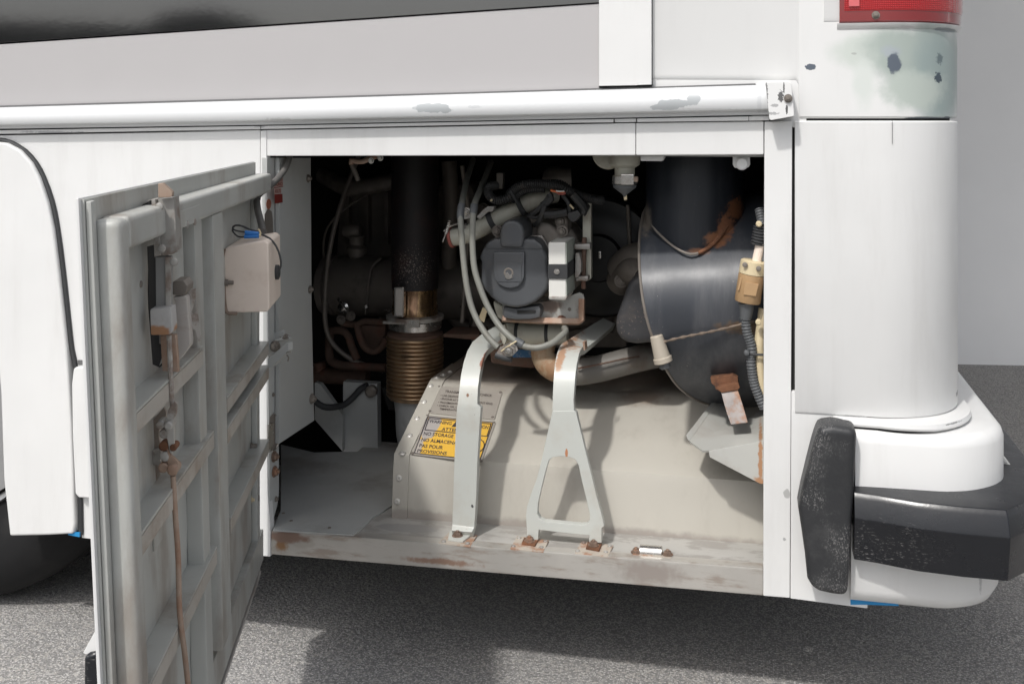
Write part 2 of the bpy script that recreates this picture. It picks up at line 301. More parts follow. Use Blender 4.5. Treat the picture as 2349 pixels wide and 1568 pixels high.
def corrug(name, pts, r, m, parent=None, pitch=.0045, n=12, **k):
    s = spline(pts, pitch / 3.0); out = []
    bm = sweep(s, 1, n); 
    vs = list(bm.verts); i = 0
    for ring in range(len(s)):
        rr = r * (1.0 if ring % 3 else .80)
        for j in range(n):
            v = vs[i]; v.co = s[ring] + (v.co - s[ring]) * rr; i += 1
    return obj(name, bm, m, parent, **k)
def loft(rows, th, bm=None):
    """a bent strip: rows of (left, right) world points, thickened away from the viewer"""
    bm = bm or bmesh.new(); fr = []; bk = []
    for i, (l, r) in enumerate(rows):
        a = rows[max(0, i - 1)]; b = rows[min(len(rows) - 1, i + 1)]
        t = ((b[0] + b[1]) - (a[0] + a[1])).normalized(); n = (r - l).cross(t).normalized()
        if n.y < 0: n = -n
        fr.append((bm.verts.new(l), bm.verts.new(r))); bk.append((bm.verts.new(l + n * th), bm.verts.new(r + n * th)))
    for i in range(len(rows) - 1):
        a, b, c, d = fr[i], fr[i + 1], bk[i], bk[i + 1]
        bm.faces.new((a[0], a[1], b[1], b[0])); bm.faces.new((c[0], d[0], d[1], c[1]))
        bm.faces.new((a[0], b[0], d[0], c[0])); bm.faces.new((a[1], c[1], d[1], b[1]))
    bm.faces.new((fr[0][0], bk[0][0], bk[0][1], fr[0][1])); bm.faces.new((fr[-1][0], fr[-1][1], bk[-1][1], bk[-1][0]))
    return bm
def hexbolt_bm(r=.01, h=.008, wash=True):
    bm = bmesh.new()
    if wash: lathe((0, 0, 0), (0, 0, 1), [(0, r * 1.35), (.0018, r * 1.35)], 18, bm)
    lathe((0, 0, .0012), (0, 0, 1), [(0, r), (h * .75, r), (h, r * .85)], 6, bm)
    lathe((0, 0, .001), (0, 0, 1), [(0, r * .5), (h + .003, r * .5), (h + .004, r * .4)], 10, bm)
    return bm
def round_bm(r, h, n=16):
    return lathe((0, 0, 0), (0, 0, 1), [(0, r), (h * .3, r), (h * .8, r * .8), (h, r * .35)], n)
def mesh_of(name, bm, m):
    bmesh.ops.recalc_face_normals(bm, faces=bm.faces[:])
    me = bpy.data.meshes.new(name); bm.to_mesh(me); bm.free(); me.materials.append(m)
    for p in me.polygons: p.use_smooth = True
    me.set_sharp_from_angle(angle=radians(38)); return me
def stick(name, me, p, d, parent, scale=1.0, **k):
    o = bpy.data.objects.new(name, me); COL.objects.link(o); o.parent = parent
    o.location = Vector(p) - (wl(parent) if parent else Vector((0, 0, 0)))
    o.rotation_euler = Vector(d).to_track_quat('Z', 'Y').to_euler(); o.scale = (scale,) * 3
    for a, b in k.items(): o[a] = b
    return o
BOLT = mesh_of('bolt', hexbolt_bm(), bolt_r); BOLTZ = mesh_of('bolt_zinc', hexbolt_bm(), chrome)
BOLTD = mesh_of('bolt_dark', hexbolt_bm(), castdark); RIVET = mesh_of('rivet', lathe((0, 0, 0), (0, 0, 1), [(0, .0078), (.001, .0078), (.003, .006), (.0036, .0035), (.002, .0025), (.0018, .0005)], 18), mat('rivet_aluminium', (.60, .58, .54), .4, .25, grime=(.2, .16, .12), gamt=.5, gscale=200))
RIVG = mesh_of('rivet_painted', round_bm(.0075, .005), latchm); DOT = mesh_of('rivet_dark', round_bm(.004, .002), castdark)
def letters(name, text, m, fn, x0, x1, h, bold=0, parent=None):
    """flat print: text laid between x0 and x1 in the plane coordinates of fn(x, y)"""
    cu = bpy.data.curves.new('text', 'FONT'); cu.body = text; cu.offset = bold; cu.resolution_u = 3
    to = bpy.data.objects.new('text', cu); COL.objects.link(to)
    dg = bpy.context.evaluated_depsgraph_get(); dg.update(); me = bpy.data.meshes.new_from_object(to.evaluated_get(dg))
    bpy.data.objects.remove(to); xs = [v.co.x for v in me.vertices]; a, b = min(xs), max(xs)
    bm = bmesh.new(); bm.from_mesh(me)
    for v in bm.verts: v.co = fn((v.co.x - a) / (b - a), v.co.y / .7)
    me.materials.clear()
    return obj(name, bm, m, parent, smooth=False)

# ------------------------------------------------------------------ ground, far wall, hedge behind the viewer
def asphalt():
    m = bpy.data.materials.new('asphalt'); m.use_nodes = True; t = m.node_tree; b = t.nodes['Principled BSDF']
    g = t.nodes.new('ShaderNodeNewGeometry').outputs['Position']
    vo = t.nodes.new('ShaderNodeTexVoronoi'); vo.inputs['Scale'].default_value = 240; lnk(t, g, vo.inputs['Vector'])
    vb = t.nodes.new('ShaderNodeTexVoronoi'); vb.inputs['Scale'].default_value = 170; lnk(t, g, vb.inputs['Vector'])
    sp = t.nodes.new('ShaderNodeSeparateColor'); lnk(t, vo.outputs['Color'], sp.inputs[0])
    sp2 = t.nodes.new('ShaderNodeSeparateColor'); lnk(t, vb.outputs['Color'], sp2.inputs[0])
    c = mixc(t, ramp(t, sp.outputs[0], .1, .95), (.24, .236, .23), (.60, .58, .56))
    c = mixc(t, ramp(t, vo.outputs['Distance'], .25, .75), c, (.22, .216, .21))
    c = mixc(t, math(t, 'MULTIPLY', ramp(t, sp2.outputs[1], .8, .85), .5), c, (.50, .47, .43))
    c = mixc(t, math(t, 'MULTIPLY', ramp(t, noise(t, 2.5, 5, g), .35, .7), .3), c, (.36, .35, .34))
    c = mixc(t, math(t, 'MULTIPLY', ramp(t, noise(t, 60, 4, g), .68, .74), .6), c, (.07, .06, .055))
    lnk(t, c, b.inputs['Base Color']); b.inputs['Roughness'].default_value = .85
    bn = t.nodes.new('ShaderNodeBump'); bn.inputs['Strength'].default_value = .9; bn.inputs['Distance'].default_value = .006
    lnk(t, math(t, 'ADD', sp.outputs[1], math(t, 'MULTIPLY', noise(t, 120, 3, g), 1.2)), bn.inputs['Height']); lnk(t, bn.outputs[0], b.inputs['Normal'])
    return m
bm = bmesh.new(); vs = [bm.verts.new(c) for c in ((-150, -150, 0), (150, -150, 0), (150, 150, 0), (-150, 150, 0))]; bm.faces.new(vs)
g_ = obj('ground', bm, asphalt(), smooth=False, kind='structure')
wy = P(2250, 836, 0); 
wp = PZ(2190, 835, 0); wq = PZ(2349, 838, 0)
dr = (wq - wp).normalized(); nb = Vector((-dr.y, dr.x, 0))
bm = prism([wp - dr * 6, wp + dr * 14, wp + dr * 14 + Vector((0, 0, 4.5)), wp - dr * 6 + Vector((0, 0, 4.5))], nb * .3)
wl0 = obj('wall', bm, wallm); tag(wl0, 'plain white wall standing on the asphalt beyond the rear of the coach', 'wall')
obj('wall_sun_blocker', boxw((-1, .5, 3.6), (12, wp.y + .3, 3.8)), wallm, wl0)  # unseen slab added overhead to keep the sun off the wall
# distant hedge behind the viewer (mirrored in the black stripe)
bm = bmesh.new()
hx = [(-90, 3.2), (-30, 3.2), (-13.5, 3.13), (-10.3, 2.97), (-10.0, 3.12), (-9.7, 3.22), (-8.9, 3.22), (-8.5, 3.0), (-8.1, 2.7), (0, 2.5), (12, 2.4), (40, 2.5)]
pts = [(x, -16, 0) for x, _ in (hx[0], hx[-1])]; pts = [(hx[0][0], -16, 0), (hx[-1][0], -16, 0)] + [(x, -16, z + random.uniform(-.03, .03)) for x, z in hx[::-1]]
prism(pts, (0, -1.5, 0), bm)
tag(obj('hedge', bm, hedge), 'long dark clipped hedge behind the viewer, mirrored in the black stripe', 'hedge')

# ------------------------------------------------------------------ the coach body
bus = thing('coach_bus', (0, 0, 0), 'white coach with open engine bay and chipped paint, parked on asphalt', 'bus')
def part(name, pts, Y, th, m=None, bev=.002, parent=None, **k): return slab(name, pts, Y, th, m or white, parent or bus, bev, **k)
part('side_panel', [(26, 325), (60, 345), (85, 372), (103, 405), (122, 460), (135, 520), (147, 610), (158, 710), (168, 800), (176, 900), (184, 1100), (187, 1233),
                    (400, 1258), (592, 1274), (597, 298), (0, 308), (-500, 318), (-500, 312)], 0, .03)
part('side_panel', [(-500, 322), (20, 322), (22, 330), (-500, 330)], 0.002, .03)
fl = part('wheel_arch_flare', [(-420, 318), (-60, 320), (14, 328), (44, 344), (70, 373), (88, 408), (107, 465), (120, 525), (131, 612), (142, 712), (151, 800), (156, 860), (162, 960), (167, 1080),
          (171, 1200), (167, 1224), (110, 1227), (22, 1229), (8, 1100), (1, 900), (-12, 740), (-60, 600), (-200, 520), (-420, 500)], -.018, .035, bev=.006, seg=4)
rs = [(0, 321), (26, 327), (58, 346), (83, 374), (101, 408), (120, 462), (132, 522), (144, 611), (155, 711), (165, 800), (175, 850), (181, 960), (184, 1100), (186, 1225)]
hose('rubber_seal', [P(u, v, -.003) for u, v in rs], .0055, seal, bus, step=.02, n=8)
part('blue_film', [(157, 1219), (182, 1221), (182, 1231), (156, 1226)], -.012, .004, blue, bev=0)
part('raised_panel', [(168, 846), (174, 841), (330, 850), (330, 1150), (180, 1141), (172, 1132), (166, 1000), (164, 880)], -.022, .026, bev=.006, seg=3)
part('trim_strip', [(178, 826), (200, 826), (200, 836), (178, 836)], -.004, .008, trimd, bev=0)
# stripes above
part('stripe_panel', [(-500, 136), (1374, 9), (1374, 203), (-500, 259)], 0, .02, band, bev=.001)
part('black_stripe_panel', [(-500, 132), (1374, 6.5), (1374, -500), (-500, -500)], -.003, .02, blackgloss, bev=.001)
part('trim_strip', [(-500, 258), (0, 242.5), (734, 221.5), (1374, 203), (1733, 191.5), (1734, 197.5), (1374, 210), (734, 228), (0, 248), (-500, 262)], -.004, .02, trimd, bev=0)
part('post_panel', [(1374, -400), (1494, -400), (1494, 194), (1462, 195), (1462, 195.5), (1374, 197)], -.016, .03)
part('seam_strip', [(1374, 197), (1460, 196), (1460, 204), (1376, 206)], -.002, .01, gapm, bev=0)
part('seam_strip', [(1494, -400), (1497, -400), (1497, 196), (1494, 196)], -.001, .01, gapm, bev=0)
# belt moulding
bt = [(-500, 261), (0, 247), (598, 230.5), (1284.6, 209.5), (1733, 196), (1764, 195)]; bb = [(-500, 306), (0, 296), (598, 287), (1284.6, 273.5), (1700, 265), (1764, 263.5)]
prof = [(0, .004), (.0, -.012), (.05, -.024), (.16, -.031), (.4, -.036), (.65, -.036), (.8, -.031), (.84, -.024), (.86, -.008), (.99, -.006), (1.0, .004)]
bm = bmesh.new(); rows = []
for (a, b) in zip(bt, bb):
    A_ = P(*a, 0); B_ = P(*b, 0); rows.append([bm.verts.new(A_.lerp(B_, t) + Vector((0, y, 0))) for t, y in prof])
for a, b in zip(rows, rows[1:]):
    for i in range(len(prof) - 1): bm.faces.new((a[i], a[i + 1], b[i + 1], b[i]))
for r_ in (rows[0], rows[-1]): bm.faces.new(r_)
obj('belt_moulding', bm, beltm, bus)
st = [(-500, 309), (0, 299), (598, 289), (1284.6, 275.5), (1764, 266.5)]; sb = [(-500, 319), (0, 308), (598, 297), (1284.6, 283), (1764, 277)]
def between(u, ln):
    for (a, b) in zip(ln, ln[1:]):
        if a[0] <= u <= b[0]: return a[1] + (b[1] - a[1]) * (u - a[0]) / (b[0] - a[0])
for u0, u1, Y in ((-500, 597, -.006), (599, 1407, -.006), (1410, 1459, -.003), (1461.5, 1717, -.007), (1718, 1764, -.006)):
    us = [u0] + [a[0] for a in st if u0 < a[0] < u1] + [u1]
    part('lower_trim_strip', [(u, between(u, st)) for u in us] + [(u, between(u, sb) - .6) for u in us[::-1]], Y, .012, bev=.001)
part('seam_strip', [(-500, 307), (0, 297), (598, 288), (1284.6, 274.5), (1764, 265), (1764, 279), (1284.6, 284.5), (598, 298.5), (0, 309.5), (-500, 320)], .006, .012, gapm, bev=0)
# header, posts, right hand body
part('header_panel', [(599, 298.5), (1458, 282), (1458, 356.2), (601, 358)], .0, .03, bev=.003)
part('header_panel', [(1458.8, 282), (1752, 278), (1752, 354.8), (1458.8, 356.2)], .0, .03, bev=.003)
obj('header_lip', boxw((.0, .03, P(1175, 357, 0).z), (1.06, .055, 1.30)), wallin, bus, bev=.002)
part('hinge_post', [(597.5, 300), (611, 300), (612, 900), (614, 1130), (620, 1200), (620, 1276), (590, 1274), (595, 700)], -.003, .02, bev=.002)
part('corner_post', [(1753.5, 279), (1817.5, 277), (1816, 700), (1812, 1371), (1750.5, 1366), (1752, 700)], -.001, .045, bev=.0025)
part('gap_strip', [(1817, 277), (1823.5, 277), (1824, 896), (1816, 896)], .012, .02, gapm, bev=0)
part('lower_rear_panel', [(1815, 897), (1826, 897), (1826, 940), (1990, 952), (1990, 1395), (1813, 1372)], .001, .03, bev=.002)
part('recess_panel', [(1495, 150), (1850, 150), (1850, 300), (1765, 278), (1495, 200)], .004, .02)
cp = part('moulding_end_cap', [(1756, 191), (1760, 188.5), (1808, 187.5), (1815, 191), (1822, 264), (1820, 267), (1769, 276), (1765, 274)], -.045, .05, capm, bev=.006)
stick('screw', BOLTD, P(1808, 226, -.047), (0, -1, 0), cp, .6)
part('chip_spot', [(1763, 277), (1772, 270), (1820, 262), (1820, 266.5), (1770, 278)], -.004, .01, gapm, bev=0)

def plan_path(x0, xr, y0, r, yend, n=12, r2=None):
    """plan outline from x0 along the side, round the corner, then along the rear; (point, outward normal)"""
    out = [((x0, y0), (0, -1)), ((xr - r, y0), (0, -1))]
    for i in range(1, n):
        a = -pi / 2 + (pi / 2) * i / n; out.append(((xr - r + r * cos(a), y0 + r + r * sin(a)), (cos(a), sin(a))))
    out += [((xr, y0 + r), (1, 0)), ((xr, yend), (1, 0))]; return out
def plan_sweep(path, section, bm=None):
    """section: closed list of (outward, z) or a function of the index along the path"""
    bm = bm or bmesh.new(); rows = []
    for i, ((x, y), (nx, ny)) in enumerate(path):
        sec = section(i, (x, y)) if callable(section) else section
        rows.append([bm.verts.new((x + nx * o, y + ny * o, z)) for o, z in sec])
    k = len(rows[0])
    for a, b in zip(rows, rows[1:]):
        for i in range(k): bm.faces.new((a[i], a[(i + 1) % k], b[(i + 1) % k], b[i]))
    bm.faces.new(rows[0]); bm.faces.new(rows[-1][::-1]); return bm
XR = 1.409; RC = .15
zc1 = P(1900, 273, 0).z; zc2 = P(1900, 277, 0).z
x0 = P(1833, 240, 0).x; x00 = P(1497, 100, 0).x; zrec = P(1660, 186, 0).z
def sec_up(o, z0, z1): return [(0, z0 + .004), (o - .004, z0), (o, z0 + .004), (o, z1), (0, z1)]
pu = [((x00, .02), (0, -1)), ((x0 - .006, .02), (0, -1)), ((x0 - .001, .02), (0, -1))] + plan_path(x0 + .001, XR, 0.02, RC, 2.4, 16)
def sec_rear(i, p):
    zz = (zrec, zrec - .003, zrec - .012)[i] if i < 3 else zc1 + .001
    return [(0, zz + .012), (.010, zz), (.017, zz + .005), (.02, zz + .014), (.02, 3.37), (0, 3.37)] if i < 3 else [(0, zz + .004), (.012, zz), (.016, zz), (.02, zz + .004), (.02, 3.37), (0, 3.37)]
obj('upper_rear_panel', plan_sweep(pu, sec_rear), cornerw, bus)
obj('seam_strip', plan_sweep(plan_path(x0 - .004, XR - .004, 0.018, RC - .01, 2.4, 16), sec_up(.008, zc2 - .02, zc1 + .02)), gapm, bus)
xl = P(1823.5, 600, 0).x; zb = P(1825, 945, 0).z
cl = obj('lower_corner_panel', plan_sweep(plan_path(xl, XR + .002, 0.015, RC, 1.0, 20), lambda i, p: [(0, zb), (.016, zb - .0), (.018, zb + .004), (.018, zc2 - .003), (.015, zc2), (0, zc2)]), white, bus)
part('seam_strip', [(2046.5, 277), (2047.3, 277), (2047.3, 330), (2046.5, 330)], -.0035, .002, trimd, bev=0)
# tail light
xt0 = P(1926, 20, -.01).x; zt = P(1990, 50, -.02).z
tail = obj('tail_light', plan_sweep(plan_path(xt0, XR, 0.02, RC, .38, 16), lambda i, p: [(.012, zt + .001), (.023, zt + .0), (.027, zt + .003), (.027, 1.7), (.012, 1.7)]), None or mat('red_lens_base', (.20, .003, .006), .15, coat=1, var=.05), bus)
lens = bpy.data.materials.new('red_lens'); lens.use_nodes = True; t = lens.node_tree; b = t.nodes['Principled BSDF']
g = t.nodes.new('ShaderNodeNewGeometry').outputs['Position']
ck = t.nodes.new('ShaderNodeTexBrick'); 
sx = t.nodes.new('ShaderNodeSeparateXYZ'); lnk(t, g, sx.inputs[0])
fx = math(t, 'FRACT', math(t, 'MULTIPLY', sx.outputs[0], 260)); fz = math(t, 'FRACT', math(t, 'MULTIPLY', sx.outputs[2], 260))
dd = math(t, 'MULTIPLY', math(t, 'SUBTRACT', 1, math(t, 'ABSOLUTE', math(t, 'SUBTRACT', math(t, 'MULTIPLY', fx, 2), 1))), math(t, 'SUBTRACT', 1, math(t, 'ABSOLUTE', math(t, 'SUBTRACT', math(t, 'MULTIPLY', fz, 2), 1))))
t.nodes.remove(ck)
lnk(t, mixc(t, dd, (.36, .003, .008), (.62, .015, .018)), b.inputs['Base Color']); b.inputs['Roughness'].default_value = .18; b.inputs['Coat Weight'].default_value = 1
bn = t.nodes.new('ShaderNodeBump'); bn.inputs['Strength'].default_value = .5; bn.inputs['Distance'].default_value = .002; lnk(t, dd, bn.inputs['Height']); lnk(t, bn.outputs[0], b.inputs['Normal'])
obj('lens', plan_sweep(plan_path(P(1938, 20, -.02).x, XR, 0.02, RC, .38, 16), [(.02, zt + .024), (.028, zt + .022), (.030, zt + .027), (.030, 1.7), (.02, 1.7)]), lens, tail)
lens2 = mat('red_lens_clear', (.62, .10, .11), .12, coat=1, var=.05)
obj('lens', plan_sweep([((P(1948, 20, -.02).x, .02), (0, -1)), ((P(1972, 20, -.02).x, .02), (0, -1))], [(.02, zt + .032), (.0335, zt + .03), (.0335, 1.7), (.02, 1.7)]), lens2, tail)
stick('screw', BOLTD, P(2009, 35, -.008), (0, -1, 0), tail, .55)
obj('lens_lip', plan_sweep(plan_path(xt0 - .004, XR, 0.02, RC, .38, 16), [(.012, zt - .012), (.0205, zt - .012), (.026, zt - .006), (.028, zt - .001), (.012, zt - .001)]), cornerw, bus)
obj('raised_panel', plan_sweep([((P(1890, 20, 0).x, .02), (0, -1)), ((xt0, .02), (0, -1))], [(.01, zt + .004), (.021, zt + .004), (.0235, zt + .012), (.0235, 1.7), (.01, 1.7)]), cornerw, bus)
# ledge lip under the corner
zl = P(1925, 957, -.02).z
obj('corner_ledge', plan_sweep(plan_path(P(1913, 965, -.02).x, XR + .004, -.012, RC, .9, 20), lambda i, p: (lambda o: [(-.06, zl - .012), (o, zl - .016), (o + .002, zl - .012), (o, zl - .004), (-.06, zl + .002)])(.004 + .03 * min(1, i / 8.))), white, bus, bev=.0)
obj('seam_strip', plan_sweep(plan_path(P(1913, 965, -.02).x, XR + .0, -.012, RC, .9, 20), lambda i, p: (lambda o: [(-.08, zl - .020), (o, zl - .022), (o, zl - .014), (-.08, zl - .012)])(.0 + .026 * min(1, i / 8.))), gapm, bus)
# bumper
bump = thing('rear_bumper', P(2100, 1300, 0) * 1.0, 'white rear bumper wrapping the corner with black plastic mouldings', 'bumper')
XB = 1.503; ztop = P(1970, 990, -.035).z; zmid = P(1960, 1110, -.03).z
obj('upper_cover', plan_sweep(plan_path(P(1962, 1050, -.035).x, XB, -.035, .15, 2.4, 18),
    [(-.13, zmid - .05), (0, zmid - .05), (0, ztop - .022), (-.004, ztop - .010), (-.012, ztop - .002), (-.022, ztop), (-.13, ztop + .002)]), white, bump)
zl1 = P(1950, 1275, -.03).z; zl2 = P(1950, 1388, -.03).z
obj('lower_cover', plan_sweep(plan_path(P(1952, 1330, -.03).x, XB - .012, -.03, .13, 2.4, 18),
    lambda i, p: (lambda s: [(-.11, zl2 - s), (-.035, zl2 - .004 - s), (-.012, zl2 + .008 - s), (0, zl2 + .03 - s), (0, zl1 + .06), (-.11, zl1 + .06)])(.0)), white, bump)
zb0 = P(1960, 1106, -.03).z; zb1 = P(2100, 1160, -.1).z; zb2 = P(2100, 1210, -.1).z; zb3 = P(1990, 1287, -.07).z
XK = 1.525; Yk = -.026
pth = [((P(1957, 1200, -.045).x, Yk), (0, -1)), ((P(2010, 1200, -.05).x, Yk - .008), (-.02, -1)), ((P(2100, 1200, -.06).x, Yk - .028), (-.05, -1)), ((P(2200, 1200, -.06).x, Yk - .036), (0, -1)), ((1.462, Yk - .036), (.15, -1)), ((XK, .03), (.95, -.45)), ((XK + .012, .12), (1, -.1)), ((XK + .012, 2.4), (1, 0))]
obj('black_moulding', plan_sweep(pth, [(-.12, zb0 + .0), (.0, zb0 - .004), (.034, zb1 + .004), (.042, zb1 - .006), (.052, zb2 + .002), (.052, zb2 - .002), (.040, zb3), (-.12, zb3 + .006)]), bumpm, bump, bev=.0016)
obj('dark_strip', plan_sweep([((1.50, .12), (1, 0)), ((1.50, 2.4), (1, 0))], [(.0, .462), (.052, .466), (.056, .474), (.0, .474)]), seal, bump)
obj('rear_shelf', plan_sweep([((1.50, .16), (1, 0)), ((1.50, 2.4), (1, 0))], [(.0, .475), (.045, .4745), (.048, .480), (.0, .503)]), wallin, bump)
gp = [r2(*p) for p in ((352, 478), (400, 474), (536, 494), (530, 640), (522, 800), (505, 1100), (498, 1250), (484, 1418), (400, 1408), (330, 1392), (285, 1370), (262, 1320), (248, 1180), (228, 1040), (211, 930), (228, 840), (262, 700), (290, 590), (312, 520), (326, 492))]
gp[0:1] = [r2(345, 482)]
slab('corner_guard', gp, -.075, .075, guardm, bump, bev=.020, seg=5)
slab('blue_film', [(1951, 1374), (2060, 1384), (2062, 1389), (1990, 1386), (1951, 1386)], -.0, .003, blue, bump, bev=0)
# body shell, roof and dark inside
shell = [((-9, 0.035), (-9, 2.45), 1.12, 3.4)]
obj('upper_body', boxw((-10, .04, 1.36), (1.21, 2.38, 3.36)), white, bus)
obj('roof', boxw((-10, .01, 3.38), (1.40, 2.4, 3.44)), white, bus, bev=.02)
obj('far_side', boxw((-10, 2.35, .3), (XR - .01, 2.44, 1.355)), white, bus)
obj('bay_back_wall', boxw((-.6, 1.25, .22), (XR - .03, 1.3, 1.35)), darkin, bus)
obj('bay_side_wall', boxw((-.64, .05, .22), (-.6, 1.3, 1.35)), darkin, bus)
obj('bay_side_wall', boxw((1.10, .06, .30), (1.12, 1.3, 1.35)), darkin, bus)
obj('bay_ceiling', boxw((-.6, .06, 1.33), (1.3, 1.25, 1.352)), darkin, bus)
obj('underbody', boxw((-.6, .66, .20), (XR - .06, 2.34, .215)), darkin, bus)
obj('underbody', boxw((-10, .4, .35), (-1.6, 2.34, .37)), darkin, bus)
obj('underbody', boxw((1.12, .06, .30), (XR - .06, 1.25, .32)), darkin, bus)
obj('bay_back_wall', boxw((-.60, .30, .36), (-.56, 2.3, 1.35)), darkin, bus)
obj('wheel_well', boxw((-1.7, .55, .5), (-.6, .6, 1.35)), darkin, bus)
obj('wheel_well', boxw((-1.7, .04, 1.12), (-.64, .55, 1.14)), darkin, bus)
obj('left_body', boxw((-10, .04, .35), (-1.75, .1, 1.355)), white, bus)
# rear wheel
wx, wz, wr = -.87, .5, .5
wh = obj('wheel', lathe((wx, .10, wz), (0, 1, 0), [(0, .25), (0, .26), (.30, .26), (.30, .25)], 40), rimm, bus)
tp = [(.03, .29), (.0, .33), (-.02, .40), (-.01, .455), (.015, .482), (.03, .492), (.06, .497), (.064, .475), (.08, .475), (.082, .5), (.13, .5), (.136, .475), (.148, .475), (.154, .5), (.2, .5), (.206, .475), (.218, .475), (.224, .498), (.26, .49), (.28, .46), (.28, .29)]
obj('tyre', lathe((wx, .08, wz), (0, 1, 0), tp, 96), tyrem, wh)
rg = [lathe((wx, .058, wz), (0, 1, 0), [(.0, .44), (-.003, .442), (-.003, .446), (.0, .448)], 96, closed=False)]
obj('rim', lathe((wx, .13, wz), (0, 1, 0), [(.0, .05), (-.02, .12), (.03, .2), (-.03, .28), (.0, .29)], 48, closed=False), rimm, wh)

# ------------------------------------------------------------------ engine bay floor, sill, walls
sill = obj('sill', prism([P(621, 1216, 0), P(1751, 1303, 0), P(1751, 1366, 0), P(619, 1271, 0)], (0, .03, 0)), sillm, bus, bev=.004)
ZF = .287
def PZs(z, lst, zz): return [PZ(*z(x, y), zz) for x, y in lst]
zL = P(621, 1216, 0).z; zR = P(1751, 1303, 0).z
def LG(u, v, off=0.0):
    z = zL
    for _ in range(6):
        p = PZ(u, v, z + off); z = zL - .003 + (zR - zL) * p.x / 1.07
    return PZ(u, v, z + off)
bm = bmesh.new(); vs = [bm.verts.new(v) for v in ((0.0, .012, zL - .003), (1.07, .012, zR - .003), (1.07, .20, zR - .003), (.24, .20, zL - .003 + (zR - zL) * .24 / 1.07), (.24, .66, ZF), (0.0, .66, ZF))]
e = bm.faces.new(vs); g2 = bmesh.ops.extrude_face_region(bm, geom=[e]); bmesh.ops.translate(bm, verts=[x for x in g2['geom'] if isinstance(x, bmesh.types.BMVert)], vec=(0, 0, -.02))
obj('ledge', bm, ledge, bus, bev=.001)
ftop = [PZ(*q4(x, y), ZF + .006) for x, y in ((5, 1300), (60, 1170), (62, 715), (290, 770), (480, 765), (850, 765), (830, 1130), (745, 1185), (690, 1215), (640, 1270), (560, 1338), (300, 1320))]
obj('floor_panel', prism(ftop, (0, 0, -.004)), floorm, bus, bev=.001)
for (x, y) in ((78, 1190), (132, 1241), (395, 1289)):
    stick('rivet', DOT, PZ(*q4(x, y), ZF + .006), (0, 0, 1), bus, 1.0)
# jamb and side wall
jam = obj('door_jamb', prism([PX(612.5, 362, .018), PX(640, 362, .018), PX(640, 715, .018), PX(640, 1130, .018), PX(636, 1160, .018), PX(620, 1215, .018), PX(619, 1240, .018)], (-.012, 0, 0)), jambm, bus, bev=.001)
for (x, y, mm, s) in ((1612, 785, BOLT, .9), (1616, 898, BOLT, .9), (1607, 320, BOLTD, .35), (1628, 1105, BOLTD, .45)):
    stick('bolt', mm, PX(*q2(x, y), .019), (1, 0, 0), bus, s)
for zz, lst in ((q2, [(1575, 560), (1585, 490), (1615, 455), (1640, 500), (1648, 600), (1640, 690), (1615, 740), (1590, 745), (1600, 700), (1575, 700)]), (q1, [(1545, 470), (1570, 425), (1598, 450), (1606, 520), (1608, 640), (1570, 640), (1545, 600)])):
    o = obj('strap_slot', prism([PX(*zz(x, y), .0195) for x, y in lst], (-.001, 0, 0)), castdark, bus)
hose('latch_striker', [PX(*q2(x, y), .022) for x, y in ((1612, 462), (1632, 480), (1642, 540), (1646, 620), (1638, 700), (1622, 735), (1600, 745))], .0015, chrome, bus, n=8)
obj('latch_striker', prism([PX(*q2(x, y), .024) for x, y in ((1578, 545), (1612, 530), (1610, 690), (1590, 745), (1572, 740))], (-.004, 0, 0)), chrome, bus, bev=.001)
stick('bolt', BOLTZ, PX(*q1(1572, 222), .019), (1, 0, 0), bus, .5)
o = obj('orange_sticker', lathe(PX(*q1(1572, 392), .0192), (1, 0, 0), [(0, .011), (.001, .011)], 24), mat('faded_orange_sticker', (.33, .12, .07), .6, grime=(.2, .05, .04), gamt=.6, gscale=60), bus)
obj('bay_side_panel', prism([PX(641, 362, .03), PX(713, 362, .03), PX(715, 700, .03), PX(721, 964, .03), PX(641, 1017, .03)], (-.01, 0, 0)), wallin, bus, bev=.001)
for (x, y) in ((272, 200), (285, 1035)):
    stick('bolt', BOLTD, PX(*q3(x, y), .031), (1, 0, 0), bus, .7)
stick('bolt', RIVG and BOLTD, PX(*q4(272, 402), .031), (1, 0, 0), bus, .9)
def onwall(pts): return [PX(u, v, .0312) for u, v in pts]
gst = mk(605.6, 385.4, .0702)
for nm, m_, l in (('sticker', pinkst, ((330, 570), (330, 480), (480, 330), (615, 315), (620, 590), (330, 625))), ('sticker', pinkst, ((335, 665), (560, 650), (560, 825), (345, 850))),
                  ('sticker', redst, ((335, 632), (625, 592), (625, 612), (335, 660))), ('sticker', redst, ((345, 858), (600, 845), (608, 1125), (350, 1160)))):
    obj(nm, prism(onwall([gst(*p) for p in l]), (.0004, 0, 0)), m_, bus)
def wtext(txt, x0, y0, x1, y1, h, m, z=.0322):
    def f(a, b): 
        return PX(*gst(x0 + (x1 - x0) * a, y0 + (y1 - y0) * a - h * b), z)
    letters('lettering', txt, m, f, 0, 1, 1, .01, bus)
wtext('MONO', 345, 590, 605, 570, 110, redst); wtext('VOLTS', 350, 820, 550, 800, 110, redst); wtext('120', 480, 430, 600, 410, 90, redst)
